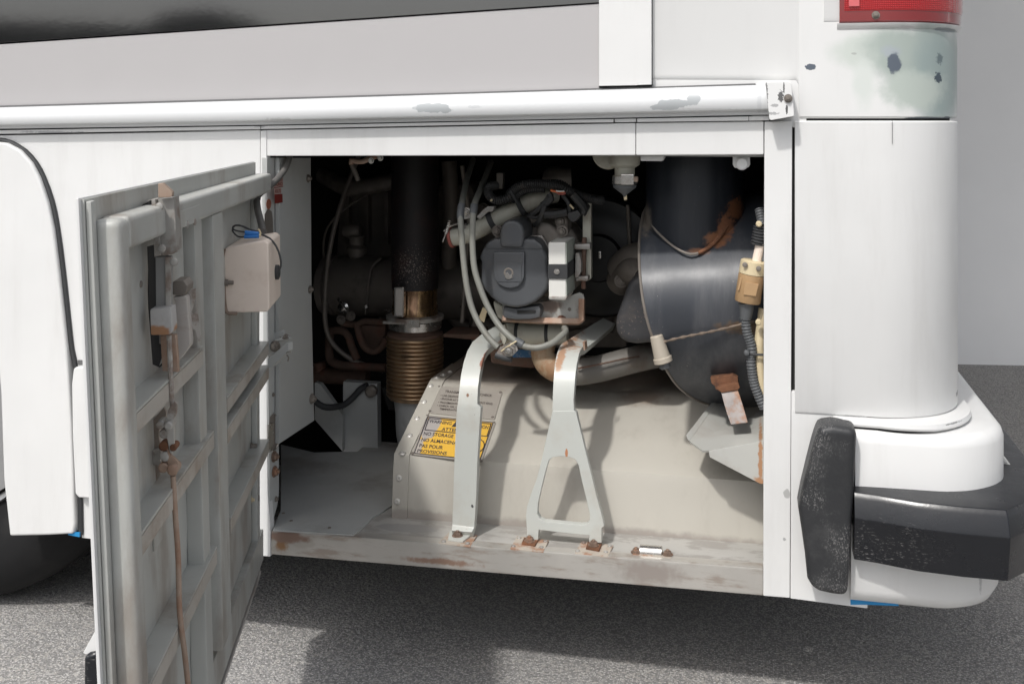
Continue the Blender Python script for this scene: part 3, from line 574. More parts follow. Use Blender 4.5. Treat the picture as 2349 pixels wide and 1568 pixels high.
# posts at the back of the floor
slab('floor_post', [q4(*p) for p in ((488, 285), (722, 300), (728, 772), (484, 770))], .60, .03, wallin, bus)
obj('floor_post', prism([P(*q4(722, 300), .602), P(*q4(752, 320), .66), P(*q4(752, 750), .66), P(*q4(728, 772), .602)], (-.005, 0, 0)), castdark, bus)
slab('diagonal_brace', [q4(*p) for p in ((292, 290), (330, 300), (486, 515), (484, 765), (292, 545))], .58, .02, wallin, bus)
slab('floor_post', [q4(*p) for p in ((752, 330), (800, 330), (860, 480), (800, 480))], .62, .03, darkin, bus)

# ------------------------------------------------------------------ engine cover (riveted sheet metal)
XT = .252
cov = thing('transmission_cover', (.65, .3, ZF), 'riveted beige sheet metal cover with warning plates, lying along the bay floor', 'machine cover')
pf = [(.128, ZF), (.142, .418), (.415, .522), (.80, .515)]
slope_p = Vector((XT, .160, .4305)); sd = Vector((0, .240, .090)).normalized(); SN = Vector((0, -sd.z, sd.y))
pfr = [pf[0], (.1405, .405), (.145, .423), (.160, .4305), (.400, .5205), (.418, .526), (.80, .52)]
bm = bmesh.new(); rows = []
for (y, z) in pfr:
    rows.append([bm.verts.new((x, y, z)) for x in (XT, XT + .03, .5, .8, 1.098)])
for a, b in zip(rows, rows[1:]):
    for i in range(4): bm.faces.new((a[i], a[i + 1], b[i + 1], b[i]))
bm.faces.new([r_[0] for r_ in rows] + [bm.verts.new((XT, .80, ZF))])
obj('cover_panel', bm, sheet, cov)
obj('end_flange', prism([Vector((XT - .001, y, z)) for y, z in [(pf[0][0] - .003, ZF), (.138, .407), (.142, .426), (.158, .4335), (.398, .5235), (.416, .529), (.6, .526), (.6, .50), (.41, .5), (.16, .40), (.15, ZF)]], (.036, 0, 0)), sheet, cov, bev=.0008)
FN = Vector((0, -1, .1)).normalized()
for (x, y) in ((873, 947), (860, 1108)): stick('rivet', RIVET, PL(*q4(x, y), (0, .1315, .35), FN), FN, cov, .95)
for (x, y) in ((897, 777), (947, 656), (998, 538), (1045, 424), (1090, 313)): stick('rivet', RIVET, PL(*q4(x, y), slope_p + SN * .0035, SN), SN, cov, .95)
for (x, y) in ((1130, 262), (1175, 240), (1222, 220)): stick('rivet', RIVET, PL(*q4(x, y), (0, .415, .529), Vector((0, 0, 1))), (0, 0, 1), cov, .9)
def SL(x, y, off=.0): return PL(*lb(x, y), slope_p + SN * off, SN)
pl1 = obj('info_plate', prism([SL(x, y, .0025) for x, y in ((520, 270), (540, 266), (1460, 350), (1480, 362), (1368, 755), (1350, 768), (400, 672), (386, 655))], SN * -.0015), plate, cov)
for (x, y) in ((530, 280), (1455, 365), (1335, 740), (388, 648)): stick('screw', DOT, SL(x, y, .002), SN, pl1, 1.0)
def prt(parent, txt, xa, ya, xb, yb, h, sl, m, off=.0038, bold=.012):
    def f(a, b): return SL(xa + (xb - xa) * a + sl * b, ya + (yb - ya) * a - h * b, off)
    letters('lettering', txt, m, f, 0, 1, 1, bold, parent)
prt(pl1, 'TRANSMISSION  OIL  CHECK', 612, 362, 1325, 428, 34, 9, inkgrey); 
prt(pl1, '\u2022 USE DEXRON OIL', 550, 420, 905, 452, 28, 8, inkgrey); prt(pl1, '\u2022 ENGINE AT IDLE', 535, 468, 890, 502, 28, 8, inkgrey); prt(pl1, '(FAST IDLE)', 1118, 526, 1330, 548, 28, 8, inkgrey)
prt(pl1, '\u2022 TRANSMISSION HOT', 512, 522, 900, 556, 28, 8, inkgrey); prt(pl1, '\u2022 CHECK OIL LEVEL', 497, 570, 890, 606, 28, 8, inkgrey); prt(pl1, 'TEMPERATURE', 530, 622, 850, 650, 28, 8, inkgrey)
pl2 = obj('warning_plate', prism([SL(x, y, .0025) for x, y in ((335, 712), (352, 706), (1365, 798), (1380, 815), (1170, 1400), (1150, 1416), (140, 1298), (125, 1280))], SN * -.0015), plate, cov)
def quad(m, l, off, par): return obj('print', prism([SL(x, y, off) for x, y in l], SN * -.0003), m, par)
quad(ink, ((350, 722), (1350, 815), (1148, 1392), (146, 1280)), .0032, pl2)
quad(yellow, ((366, 738), (1332, 826), (1136, 1375), (165, 1270)), .0036, pl2)
quad(ink, ((368, 745), (1322, 832), (1258, 1030), (305, 932)), .0040, pl2)
quad(yellow, ((383, 760), (1300, 845), (1245, 1015), (325, 920)), .0044, pl2)
prt(pl2, 'WARNING', 372, 815, 712, 853, 46, 14, ink, .0048, .02)
prt(pl2, 'ATTENTION', 562, 938, 1010, 975, 48, 14, ink, .0048, .02); prt(pl2, 'CAUTION', 1000, 885, 1265, 915, 48, 14, ink, .0048, .02)
quad(ink, ((715, 878), (860, 890), (800, 780)), .0048, pl2)
for tx, xa, ya, xb, yb, h in (('NO STORAGE', 293, 1005, 740, 1048, 50), ('NO ALMACENAR', 258, 1098, 840, 1155, 50), ('PAS POUR', 225, 1186, 582, 1220, 50), ('PROVISIONS', 195, 1262, 638, 1305, 48)):
    prt(pl2, tx, xa, ya, xb, yb, h, 13, ink, .0040, .02)
cc = SL(1085, 1170, .0042); ex = (SL(1205, 1182, .0042) - cc); ey = (SL(1120, 1065, .0042) - cc)
hose('print', [cc + ex * cos(a * pi / 12) + ey * sin(a * pi / 12) for a in range(25)], .0012, ink, pl2, n=6)
for (x, y) in ((352, 715), (1350, 820), (1160, 1402), (130, 1282)): stick('screw', DOT, SL(x, y, .002), SN, pl2, 1.0)

# ------------------------------------------------------------------ strap brackets bolted to the ledge
def rowsY(z, l): return [(P(*z(a, b), Y), P(*z(c, d), Y2)) for a, b, c, d, Y, Y2 in l]
br1 = thing('strap_bracket', PZ(*q6(150, 1320), ZF), 'pale grey straight strap bracket bolted to the ledge, covering the warning plates', 'bracket')
rows = rowsY(q6, [(70, 1335, 195, 1345, .035, .035), (74, 1300, 210, 1318, .045, .045), (80, 1120, 222, 1120, .045, .045), (88, 890, 230, 890, .045, .045), (98, 650, 245, 650, .045, .045), (103, 585, 250, 585, .046, .046),
    (108, 560, 228, 560, .048, .048), (117, 470, 232, 470, .056, .056), (128, 380, 242, 385, .075, .075), (146, 300, 258, 310, .10, .10), (168, 235, 275, 255, .14, .14), (200, 180, 305, 215, .19, .19), (260, 130, 355, 185, .25, .25), (340, 85, 420, 150, .31, .31), (430, 70, 470, 130, .36, .36)])
obj('strap', loft(rows, .020), pale, br1, bev=.0015)
obj('foot', prism([LG(*q6(x, y), .008) for x, y in [(60, 1335), (200, 1345), (190, 1362), (140, 1400), (48, 1388)]], (0, 0, -.004)), pale, br1, bev=.001)
fp = obj('foot_plate', prism([LG(*q4(x, y), .004) for x, y in [(1215, 1318), (1412, 1335), (1365, 1412), (1143, 1390)]], (0, 0, -.004)), mat('plate_rust_edge', (.45, .40, .34), .6, var=.1, grime=(.32, .15, .08), gamt=.8, gscale=30, gth=(.45, .6), bump=.3), br1, bev=.001)
platem = MATS['plate_rust_edge']
stick('bolt', BOLT, LG(*q6(107, 1368), .008), (0, 0, 1), br1, .85)
for p in (q4(1180, 1385), q4(1385, 1340), q4(1345, 1398)): stick('rivet', RIVG, LG(*p, .004), (0, 0, 1), br1, .7)
br2 = thing('frame_bracket', PZ(*q6(750, 1400), ZF), 'pale grey A-shaped bracket with an open triangular window, two feet bolted to the ledge', 'bracket')
outer = [q6(*p) for p in ((688, 606), (678, 650), (650, 770), (618, 920), (592, 1020), (558, 1110), (532, 1190), (526, 1250), (532, 1340), (531, 1392), (600, 1396), (604, 1332), (760, 1350), (913, 1366), (913, 1408), (989, 1412), (990, 1322), (1006, 1308), (990, 1240), (960, 1130), (930, 1010), (898, 880), (862, 730), (834, 615), (822, 603))]
hole = [q6(*p) for p in ((668, 905), (690, 888), (730, 882), (790, 886), (828, 900), (848, 935), (868, 1030), (900, 1160), (918, 1240), (916, 1280), (895, 1298), (860, 1302), (740, 1290), (640, 1280), (612, 1265), (596, 1235), (600, 1170), (620, 1080), (650, 960))]
slab('frame_plate', outer, .045, .016, pale, br2, hole=hole, bev=.0015, smooth=False)
rows = rowsY(q6, [(688, 610, 822, 604, .046, .046), (689, 540, 818, 540, .047, .047), (692, 460, 824, 460, .052, .052), (697, 380, 830, 385, .062, .062), (704, 310, 838, 320, .08, .08), (714, 260, 848, 275, .105, .105), (728, 215, 858, 235, .135, .135), (748, 190, 872, 215, .165, .165), (790, 165, 900, 215, .20, .20), (860, 120, 960, 170, .29, .29), (940, 70, 1025, 115, .40, .40), (1000, 35, 1075, 70, .48, .48)])
obj('strap', loft(rows, .018), pale, br2, bev=.0015)
obj('hook_lip', prism([P(*q6(872, 182), .155), P(*q6(885, 184), .155), P(*q6(890, 232), .155), P(*q6(880, 236), .155)], (.002, .02, 0)), rustrod, br2, bev=.0005)
for l, b_, fo in (([(430, 1445), (472, 1368), (666, 1394), (634, 1462)], (548, 1400), [(500, 1410), (515, 1378), (602, 1388), (582, 1424)]), ([(825, 1474), (868, 1398), (1062, 1424), (1030, 1492)], (940, 1426), [(893, 1440), (905, 1404), (992, 1412), (975, 1455)])):
    obj('foot_plate', prism([LG(*q6(*p_), .004) for p_ in l], (0, 0, -.004)), platem, br2, bev=.001)
    obj('foot', prism([LG(*q6(*p_), .008) for p_ in fo], (0, 0, -.004)), rustm, br2, bev=.0008)
    stick('bolt', BOLT, LG(*q6(*b_), .008), (0, 0, 1), br2, .85)
    x_, y_ = l[0]
    for dx, dy in ((18, -12), (55, -62), (190, -5), (215, -42)): stick('rivet', RIVG, LG(*q6(x_ + dx, y_ + dy), .004), (0, 0, 1), br2, .65)
# magnetic catch
ct = thing('roller_catch', PZ(*q8(310, 1290), .29), 'small silver roller catch between two rusty bolts on the front ledge', 'catch')
a = P(*q8(241, 1272), .035); b = P(*q8(376, 1282), .035)
obj('roller', lathe(a, b - a, [(0, .012), (.001, .0135), ((b - a).length - .001, .0135), ((b - a).length, .012)], 24), chrome, ct)
obj('base', prism([LG(*q8(*p_), .004) for p_ in [(195, 1290), (205, 1262), (435, 1280), (430, 1312)]], (0, 0, -.004)), platem, ct, bev=.001)
for p in ((218, 1278), (408, 1292)): stick('bolt', BOLT, LG(*q8(*p), .004), (0, 0, 1), ct, .8)
stick('bolt', BOLT, PZ(*q6(1205, 1470), .2925), (0, 0, 1), bus, .6) if False else None

# ------------------------------------------------------------------ exhaust stack with bellows
YB = .56
def bz(v): return P(952, v, YB).z
bc = P(952, 800, YB); k_ = (YB - CAM[1]) / ray(952, 500)[1] / F
ex_ = thing('exhaust_bellows', (bc.x, YB, bz(1000)), 'upright exhaust pipe with bronze ribbed bellows and steel clamps left of the cover', 'exhaust pipe')
prof = []; z0, z1 = bz(905), bz(768); n = 15
for i in range(n):
    for j in range(6):
        tt = (i + j / 6) / n; prof.append((z0 + (z1 - z0) * tt, (66 - 5.5 * (1 - sin(pi * j / 6 * 1.0)) ** 1.5) * k_))
prof = [(z0 - .006, 60 * k_)] + prof + [(z1 + .004, 61 * k_)]
obj('bellows', lathe((bc.x, YB, 0), (0, 0, 1), prof, 48), bellm, ex_)
obj('neck', lathe((bc.x, YB, 0), (0, 0, 1), [(z1, 64 * k_), (bz(762), 64 * k_), (bz(758), 54 * k_), (bz(750), 50 * k_), (bz(725), 52 * k_)], 40), rustdark, ex_)
obj('clamp', lathe((bc.x, YB, 0), (0, 0, 1), [(bz(752), 58 * k_), (bz(751), 61 * k_), (bz(733), 61 * k_), (bz(732), 58 * k_)], 48), chrome, ex_)
obj('flange_ring', lathe((bc.x, YB, 0), (0, 0, 1), [(bz(732), 58 * k_), (bz(730), 66 * k_), (bz(722), 66 * k_), (bz(719), 56 * k_)], 48), latchm, ex_)
obj('bronze_pipe', lathe((bc.x, YB, 0), (0, 0, 1), [(bz(725), 52 * k_), (bz(700), 52.5 * k_), (bz(698), 51 * k_), (bz(655), 51 * k_)], 48), copper, ex_)
obj('upper_pipe', lathe((bc.x, YB, 0), (0, 0, 1), [(bz(660), 53 * k_), (bz(640), 54 * k_), (bz(500), 54 * k_), (1.32, 54 * k_)], 40), darkpipe, ex_)
obj('clamp_block', prism(PP([q3(*p) for p in ((917, 1018), (992, 1018), (990, 1245), (917, 1240))], .475), (0, .02, 0)), chrome, ex_, bev=.003)
obj('clamp_block', prism(PP([q3(*p) for p in ((930, 1030), (980, 1030), (980, 1232), (930, 1228))], .470), (0, .006, 0)), rail, ex_, bev=.001)
obj('clamp_tab', prism(PP([q3(*p) for p in ((1002, 1262), (1110, 1262), (1108, 1325), (1002, 1325))], .485), (0, .01, 0)), chrome, ex_, bev=.001)
hose('clamp_bolt', [P(*q3(840, 1283), .49), P(*q3(1010, 1290), .485)], .004, latchm, ex_)
lp = [P(938, 920, YB) + Vector((.014, 0, 0)), P(940, 950, YB) + Vector((.012, 0, 0)), P(958, 1005, YB), P(985, 1060, YB)]
lp[0] = Vector((bc.x, YB, bz(908)))
lp[1] = Vector((bc.x + .004, YB, bz(935)))
obj('lower_pipe', sweep(spline(lp, .012), lambda t: .057 - .006 * t, 32), lowpipe, ex_)

# ------------------------------------------------------------------ compressor cylinder behind
YC = .86
cy = thing('air_cylinder', P(850, 760, YC), 'dark dusty horizontal cylinder with a wing nut behind the exhaust pipe', 'cylinder')
ca = P(738, 652, YC); kk = (YC - CAM[1]) / ray(850, 500)[1] / F
obj('barrel', lathe(ca, (1, 0, 0), [(0, 50 * kk), (.01, 58 * kk), (.012, 66 * kk), (.03, 66 * kk), (.034, 60 * kk), (.05, 63 * kk), (.06, 68 * kk), (.50, 68 * kk), (.52, 60 * kk)], 40), castdark, cy)
obj('cap_ring', lathe(ca + Vector((.036, 0, 0)), (1, 0, 0), [(0, 64 * kk), (.003, 69 * kk), (.010, 69 * kk), (.013, 64 * kk)], 40), castdark, cy)
obj('fitting', lathe(P(818, 600, YC), (0, 0, 1), [(0, .022), (.02, .022), (.022, .030), (.04, .030), (.05, .02), (.075, .024), (.08, .01)], 20), castdark, cy)
obj('fitting', lathe(P(790, 528, YC), (1, 0, 0), [(0, .018), (.01, .022), (.04, .022), (.05, .015)], 16), castdark, cy)
obj('knob', lathe(P(*q3(538, 1170), YC - .09), (0, -1, 0), [(0, .014), (.003, .0165), (.006, .010), (.008, .006)], 20), chrome, cy)
hose('wing_nut', px3(q3, [(500, 1105, .75), (540, 1165, .74), (575, 1215, .75)]), .0042, chrome, cy, n=8)
for xs in ((800, 740, 720, 705, 705), (1500, 1465, 1450, 1440, 1435)):
    o = hose('clamp_rod', px3(q3, [(xs[0] + 20, 800, .79), (xs[1] + 10, 870, .765), (xs[2] + 5, 1000, .76), (xs[3] + 8, 1130, .77), (xs[4], 1220, .78)]), .004, castdark, cy, n=8)
    stick('nut', BOLTZ, P(*q3(xs[4] + 3, 1165), .765), (0, -.4, 1), cy, .6)
hose('cable', px3(q3, [(800, 260, .9), (650, 360, .88), (520, 450, .86), (430, 550, .85), (395, 640, .85), (388, 750, .85), (400, 900, .87)]), .0035, castdark, cy, n=8)
rb = thing('rusted_mount', P(820, 870, .7), 'rusted dark casting and pipe under the horizontal cylinder', 'mount')
hose('arm', px3(q3, [(530, 1290, .72), (640, 1300, .70), (700, 1275, .70), (860, 1285, .70)]), .009, rustdark, rb)
hose('arm', px3(q3, [(640, 1300, .7), (665, 1400, .69), (710, 1480, .68), (780, 1500, .68), (840, 1450, .68), (860, 1400, .68)]), .010, rustdark, rb)
obj('web', prism(PP([q3(*p) for p in ((640, 1300), (860, 1300), (850, 1430), (790, 1500), (720, 1480), (670, 1400))], .71), (0, .03, 0)), rustdark, rb, bev=.008)
hose('arm', px3(q3, [(430, 1350, .74), (520, 1345, .73), (570, 1380, .73), (600, 1460, .72), (640, 1560, .72)]), .011, rustdark, rb)
hose('arm', px3(q3, [(440, 1355, .74), (430, 1450, .74), (440, 1560, .73), (500, 1600, .72), (640, 1615, .72), (860, 1625, .72)]), .012, rustdark, rb)
hose('tube', px3(q4, [(150, 235, .85), (350, 240, .8), (500, 245, .78), (660, 250, .78)]), .024, rustdark, rb)
hose('tube', px3(q4, [(330, 150, .8), (350, 260, .8)]), .02, rustdark, rb)
hose('rod', px3(q3, [(880, 1195, .6), (850, 1195, .62)]), .004, chrome, rb, n=8)
for (x, y) in ((520, 1262), (595, 1235)): stick('bolt', BOLTD, P(*q3(x, y), .70), (0, -1, 0), rb, 1.0)
obj('cross_plate', prism(PP([q3(*p) for p in ((1290, 1370), (1560, 1370), (1560, 1420), (1290, 1395))], .55), (0, .1, 0)), rustdark, rb, bev=.003)
hose('cable', px3(q4, [(285, 410, .5), (350, 455, .5), (420, 460, .52), (500, 440, .55), (560, 390, .57), (610, 335, .59), (655, 310, .59)]), .0085, seal, rb)
obj('cable_socket', lathe(P(*q4(690, 345), .6), (0, -1, 0), [(0, .016), (.015, .016), (.02, .01)], 16), castdark, rb)
cb = thing('copper_bracket', P(840, 362, .1), 'small orange clip hanging below the header, above the dark bay', 'clip')
hose('loop', px3(q3, [(600, 95, .12), (600, 60, .12), (630, 70, .12), (680, 72, .12), (730, 50, .12), (790, 30, .12)]), .006, rustrod, cb)
for (x, y) in ((748, 65), (818, 45)): stick('bolt', BOLTZ, P(*q3(x, y), .11), (0, -1, 0), cb, .5)
hose('spring_tail', px3(q3, [(600, 100, .3), (625, 150, .3), (650, 215, .3)]), .006, castdark, cb)

# ------------------------------------------------------------------ dim engine behind everything
en = thing('engine_block', (.45, 1.15, .5), 'dim sooty engine block with pipes and bolts deep in the dark bay', 'engine')
def E3(l, Y): return [P(u, v, Y) for u, v in l]
slab('crankcase', [(760, 700), (1060, 700), (1080, 800), (1440, 800), (1440, 480), (1100, 470), (1080, 420), (780, 430)], 1.05, .15, castdark, en, bev=.02)
for k in range(6): slab('cooling_rib', [(790 + 45 * k, 440), (800 + 45 * k, 440), (800 + 45 * k, 560), (790 + 45 * k, 560)], 1.02, .04, castdark, en, bev=.003)
for (u, v) in ((800, 720), (880, 720), (960, 715), (1030, 715), (1110, 480), (1180, 482), (1380, 500), (1400, 600), (1410, 700), (1040, 450), (1000, 445)): stick('bolt', BOLTD, P(u, v, 1.03), (0, -1, 0), en, 1.4)
hose('pipe', [P(1030, 370, .8), P(1035, 480, .8), P(1030, 600, .82), P(1040, 720, .85), P(1100, 760, .9)], .022, castdark, en)
hose('pipe', [P(740, 400, .95), P(800, 430, .9), P(880, 420, .9), P(960, 400, .95)], .026, castdark, en)
hose('pipe', [P(1080, 740, .75), P(1180, 760, .8), P(1320, 740, .8), P(1450, 720, .85)], .02, castdark, en)
hose('fuel_line', [P(1060, 380, .6), P(1075, 500, .62), P(1068, 620, .62), P(1060, 740, .6)], .006, castdark, en)
hose('fuel_line', [P(830, 340, .8), P(795, 430, .75), P(765, 530, .71), P(748, 640, .7), P(750, 760, .7), P(800, 820, .72), P(880, 850, .74)], .007, castdark, en)
hose('fuel_line', [P(1330, 560, .7), P(1400, 600, .7), P(1430, 680, .7), P(1400, 760, .72)], .008, castdark, en)
hose('fuel_line', [P(1440, 470, .5), P(1445, 560, .5), P(1450, 640, .5)], .005, castdark, en)
obj('pulley', lathe(P(1400, 640, .72), (0, -1, 0), [(0, .07), (.01, .075), (.014, .068), (.022, .068), (.026, .075), (.036, .07), (.036, .03), (.045, .028)], 32), castdark, en)
# ------------------------------------------------------------------ heater motor
mt = thing('blower_motor', P(1200, 745, .3), 'black-covered blower motor with a white control box strapped to its side', 'motor')
YM = .20
o1 = [q5(*p) for p in ((372, 700), (345, 745), (330, 768), (306, 830), (322, 862), (318, 1015), (345, 1075), (400, 1142), (470, 1192), (540, 1216), (600, 1222), (670, 1210), (740, 1180), (800, 1130), (842, 1070), (848, 1020), (838, 860), (845, 830), (815, 768), (790, 720), (755, 680), (665, 672), (640, 690), (470, 690), (430, 678))]
slab('cover', o1, YM, .10, blkpl, mt, bev=.012, seg=3)
slab('cover_crown', [q5(*p) for p in ((345, 765), (815, 765), (790, 720), (740, 683), (430, 680), (372, 712))], YM - .004, .03, blkpl, mt, bev=.006)
slab('cover_boss', [q5(*p) for p in ((414, 782), (662, 782), (660, 975), (645, 1020), (610, 1055), (560, 1068), (505, 1062), (455, 1035), (425, 990), (418, 940))], YM - .009, .03, blkpl, mt, bev=.004)
slab('cover_inset', [q5(*p) for p in ((440, 870), (638, 870), (640, 1018), (455, 1018))], YM - .0105, .01, blkpl, mt, bev=.0012)
obj('dent', lathe(P(*q5(538, 945), YM - .0095), (0, -1, 0), [(0, .0115), (.0015, .011), (.002, .009), (.0005, .006), (-.003, .001)], 20), castdark, mt)
obj('torn_foil', prism(PP([q5(*p) for p in ((508, 950), (530, 940), (545, 965), (566, 955), (570, 985), (545, 995), (525, 998), (508, 985))], YM - .013), (0, .002, 0)), chrome, mt, bev=.0008)
hp = [q5(*p) for p in ((470, 745), (468, 640), (476, 590), (500, 552), (535, 535), (575, 532), (618, 548), (645, 580), (656, 630), (654, 690), (640, 750))]
slab('hump', hp, YM - .015, .10, blkpl, mt, bev=.008, seg=3)
hose('hump_neck', [P(*q5(575, 625), YM + .05), P(*q5(640, 590), YM + .10), P(*q5(720, 570), YM + .18)], .030, castgrey, mt, n=20)
hose('outlet', px3(q5, [(470, 1195, .26), (500, 1255, .25), (640, 1285, .24), (780, 1260, .25)]), .0135, blkpl, mt) if False else None
slab('outlet', [q5(*p) for p in ((492, 1205), (540, 1215), (600, 1222), (680, 1212), (780, 1200), (792, 1240), (786, 1300), (700, 1314), (590, 1316), (490, 1302))], YM + .015, .07, blkpl, mt, bev=.008)
slab('outlet_slot', [q5(*p) for p in ((605, 1242), (750, 1240), (748, 1262), (605, 1268))], YM + .0135, .01, gapm, mt, bev=0)
slab('housing', [q5(*p) for p in ((600, 520), (700, 500), (760, 520), (860, 535), (960, 555), (1010, 590), (1060, 660), (1095, 740), (1110, 860), (1090, 1000), (1040, 1090), (900, 1160), (700, 1100))], YM + .09, .12, castgrey, mt, bev=.02, seg=4)
slab('housing_lobe', [q5(*p) for p in ((905, 560), (900, 520), (930, 495), (985, 498), (1005, 530), (1000, 640), (960, 660), (920, 650))], YM + .07, .06, castgrey, mt, bev=.008, seg=3)
slab('housing_lobe', [q5(*p) for p in ((760, 545), (850, 560), (930, 620), (1000, 700), (1060, 800), (960, 820), (820, 740), (750, 660))], YM + .06, .06, castgrey, mt, bev=.012, seg=3)
slab('clamp_plate', [q5(*p) for p in ((700, 655), (800, 650), (860, 760), (850, 800), (770, 700))], YM + .045, .02, latchm, mt, bev=.003)
slab('bolt_lug', [q5(*p) for p in ((425, 640), (430, 600), (455, 585), (480, 600), (480, 690), (430, 690))], YM + .04, .05, castgrey, mt, bev=.005)
for (x, y, Y) in ((948, 540, YM + .068), (958, 620, YM + .055), (452, 618, YM + .038)): 
    stick('bolt', BOLTD, P(*q5(x, y), Y), (0, -1, 0), mt, 1.0)
# bracket frame
slab('mounting_plate', [q5(*p) for p in ((488, 1180), (800, 1175), (900, 1160), (1040, 1120), (1092, 1100), (1122, 1115), (1132, 1150), (1132, 1315), (1112, 1345), (1085, 1352), (488, 1330))], YM + .045, .006, mat('plate_rust_patch', (.40, .40, .375), .5, .1, var=.1, grime=(.20, .12, .08), gamt=.7, gscale=22, gth=(.5, .62), spots=[
    S(P(*q5(950, 1305), .24), .010, .008, (.13, .06, .04), 1.2, .15, 80), S(P(*q5(860, 1200), .24), .028, .012, (.16, .12, .10), 1.6, .4, 60)]), mt, bev=.001)
bm = loft([(P(*q5(484, 1318), YM + .03), P(*q5(484, 1330), YM + .04)), (P(*q5(800, 1338), YM + .03), P(*q5(800, 1348), YM + .04)), (P(*q5(1090, 1344), YM + .03), P(*q5(1090, 1356), YM + .04)), (P(*q5(1125, 1315), YM + .03), P(*q5(1136, 1320), YM + .04)), (P(*q5(1126, 1150), YM + .03), P(*q5(1136, 1150), YM + .04))], .012)
obj('plate_edge', bm, rustrod, mt)
for (x, y, s) in ((1015, 1232, 1.0), (825, 1302, .5)): stick('plate_hole', DOT, P(*q5(x, y), YM + .0448), (0, -1, 0), mt, s)
slab('strut', [q5(*p) for p in ((1118, 400), (1182, 400), (1185, 990), (1165, 1008), (1130, 1000), (1150, 760), (1118, 720))], YM + .08, .02, beigep, mt, bev=.002)
slab('strut', [q5(*p) for p in ((420, 1170), (488, 1205), (488, 1320), (450, 1290), (420, 1200))], YM + .06, .02, beigep, mt, bev=.002)
for (a, b, c_, d_) in ((1050, 722, 1178, 765), (1062, 975, 1160, 1012)):
    slab('hinge_ear', [q5(a, b), q5(c_, b - 5), q5(c_, d_), q5(a, d_)], YM + .05, .03, latchm, mt, bev=.004)
hose('hinge_pin', px3(q5, [(1132, 670, .265), (1130, 760, .265), (1125, 980, .265), (1125, 1070, .265)]), .0055, rustdark, mt)
slab('hinge_lug', [q5(*p) for p in ((1060, 790), (1090, 790), (1108, 860), (1105, 940), (1080, 985), (1055, 985))], YM + .04, .04, latchm, mt, bev=.005)
# control box
bxf = [q5(*p) for p in ((848, 708), (984, 705), (988, 1140), (852, 1142))]
cbx = slab('control_box', bxf, .165, .11, whitebox, mt, bev=.0035)
slab('box_foot', [q5(*p) for p in ((848, 1130), (1000, 1128), (985, 1162), (852, 1158))], .163, .08, latchm, mt, bev=.003)
slab('box_strap', [q5(*p) for p in ((843, 880), (999, 880), (1000, 996), (845, 994))], .161, .116, seal, mt, bev=.002)
stick('screw', BOLTZ, P(*q5(915, 937), .160), (0, -1, 0), mt, .45)
slab('box_side', [q5(*p) for p in ((986, 712), (992, 712), (994, 1132), (988, 1134))], .168, .104, greenside, mt, bev=0)
# big flywheel-like housing behind right
obj('rear_housing', lathe(P(1375, 590, .52), (0, -1, 0), [(-.05, .15), (.0, .15), (.008, .143), (.008, .12), (.014, .11), (.014, .06), (.03, .055), (.03, .03)], 48), mat('sooty_plastic', (.007, .007, .0075), .45, var=.2), mt)
slab('clip', [q5(*p) for p in ((1238, 780), (1262, 780), (1262, 835), (1238, 835))], .42, .01, chrome, mt, bev=.002)

# beige duct pipe with clamps
pp = thing('beige_pipe', P(1100, 540, .3), 'beige enamel pipe with a red-ringed open end above the blower motor', 'pipe')
hose('tube', px3(q5, [(85, 668, .27), (180, 655, .27), (260, 625, .27), (330, 590, .27), (460, 515, .28), (620, 430, .29), (800, 355, .30), (900, 330, .32)]), .0205, beigep, pp, n=24)
d1 = (P(*q5(60, 672), .27) - P(*q5(180, 650), .27)).normalized()
obj('end_ring', lathe(P(*q5(100, 668), .27), d1, [(0, .020), (.0, .0238), (.006, .0238), (.008, .0215), (.006, .016), (.0, .016)], 28), redring, pp)
for a, b, m_ in (((205, 640), (235, 630), latchm), ((395, 550), (430, 532), seal), ((625, 432), (650, 420), seal)):
    pa, pb = P(*q5(*a), .275), P(*q5(*b), .275); obj('clamp', lathe(pa, pb - pa, [(0, .021), (0, .0235), ((pb - pa).length, .0235), ((pb - pa).length, .021)], 24), m_, pp)
slab('clamp_lug', [q5(*p) for p in ((283, 510), (350, 440), (375, 425), (430, 425), (410, 470), (375, 470), (310, 530))], .25, .02, latchm, pp, bev=.003)
slab('clamp_lug', [q5(*p) for p in ((190, 455), (235, 455), (235, 520), (185, 530))], .25, .02, latchm, pp, bev=.003)
corrug('clamp_screw', px3(q5, [(78, 535, .25), (60, 590, .25), (48, 640, .25)]), .0045, chrome, pp, pitch=.003, n=8)
hose('clamp_screw', px3(q5, [(48, 630, .25), (20, 705, .25)]), .0018, chrome, pp, n=6)
hose('clamp_screw', px3(q5, [(30, 620, .25), (80, 580, .25), (140, 560, .25)]), .0022, chrome, pp, n=6)
stick('bolt', BOLTZ, P(*q5(210, 470), .248), (0, -1, 0), pp, .8)
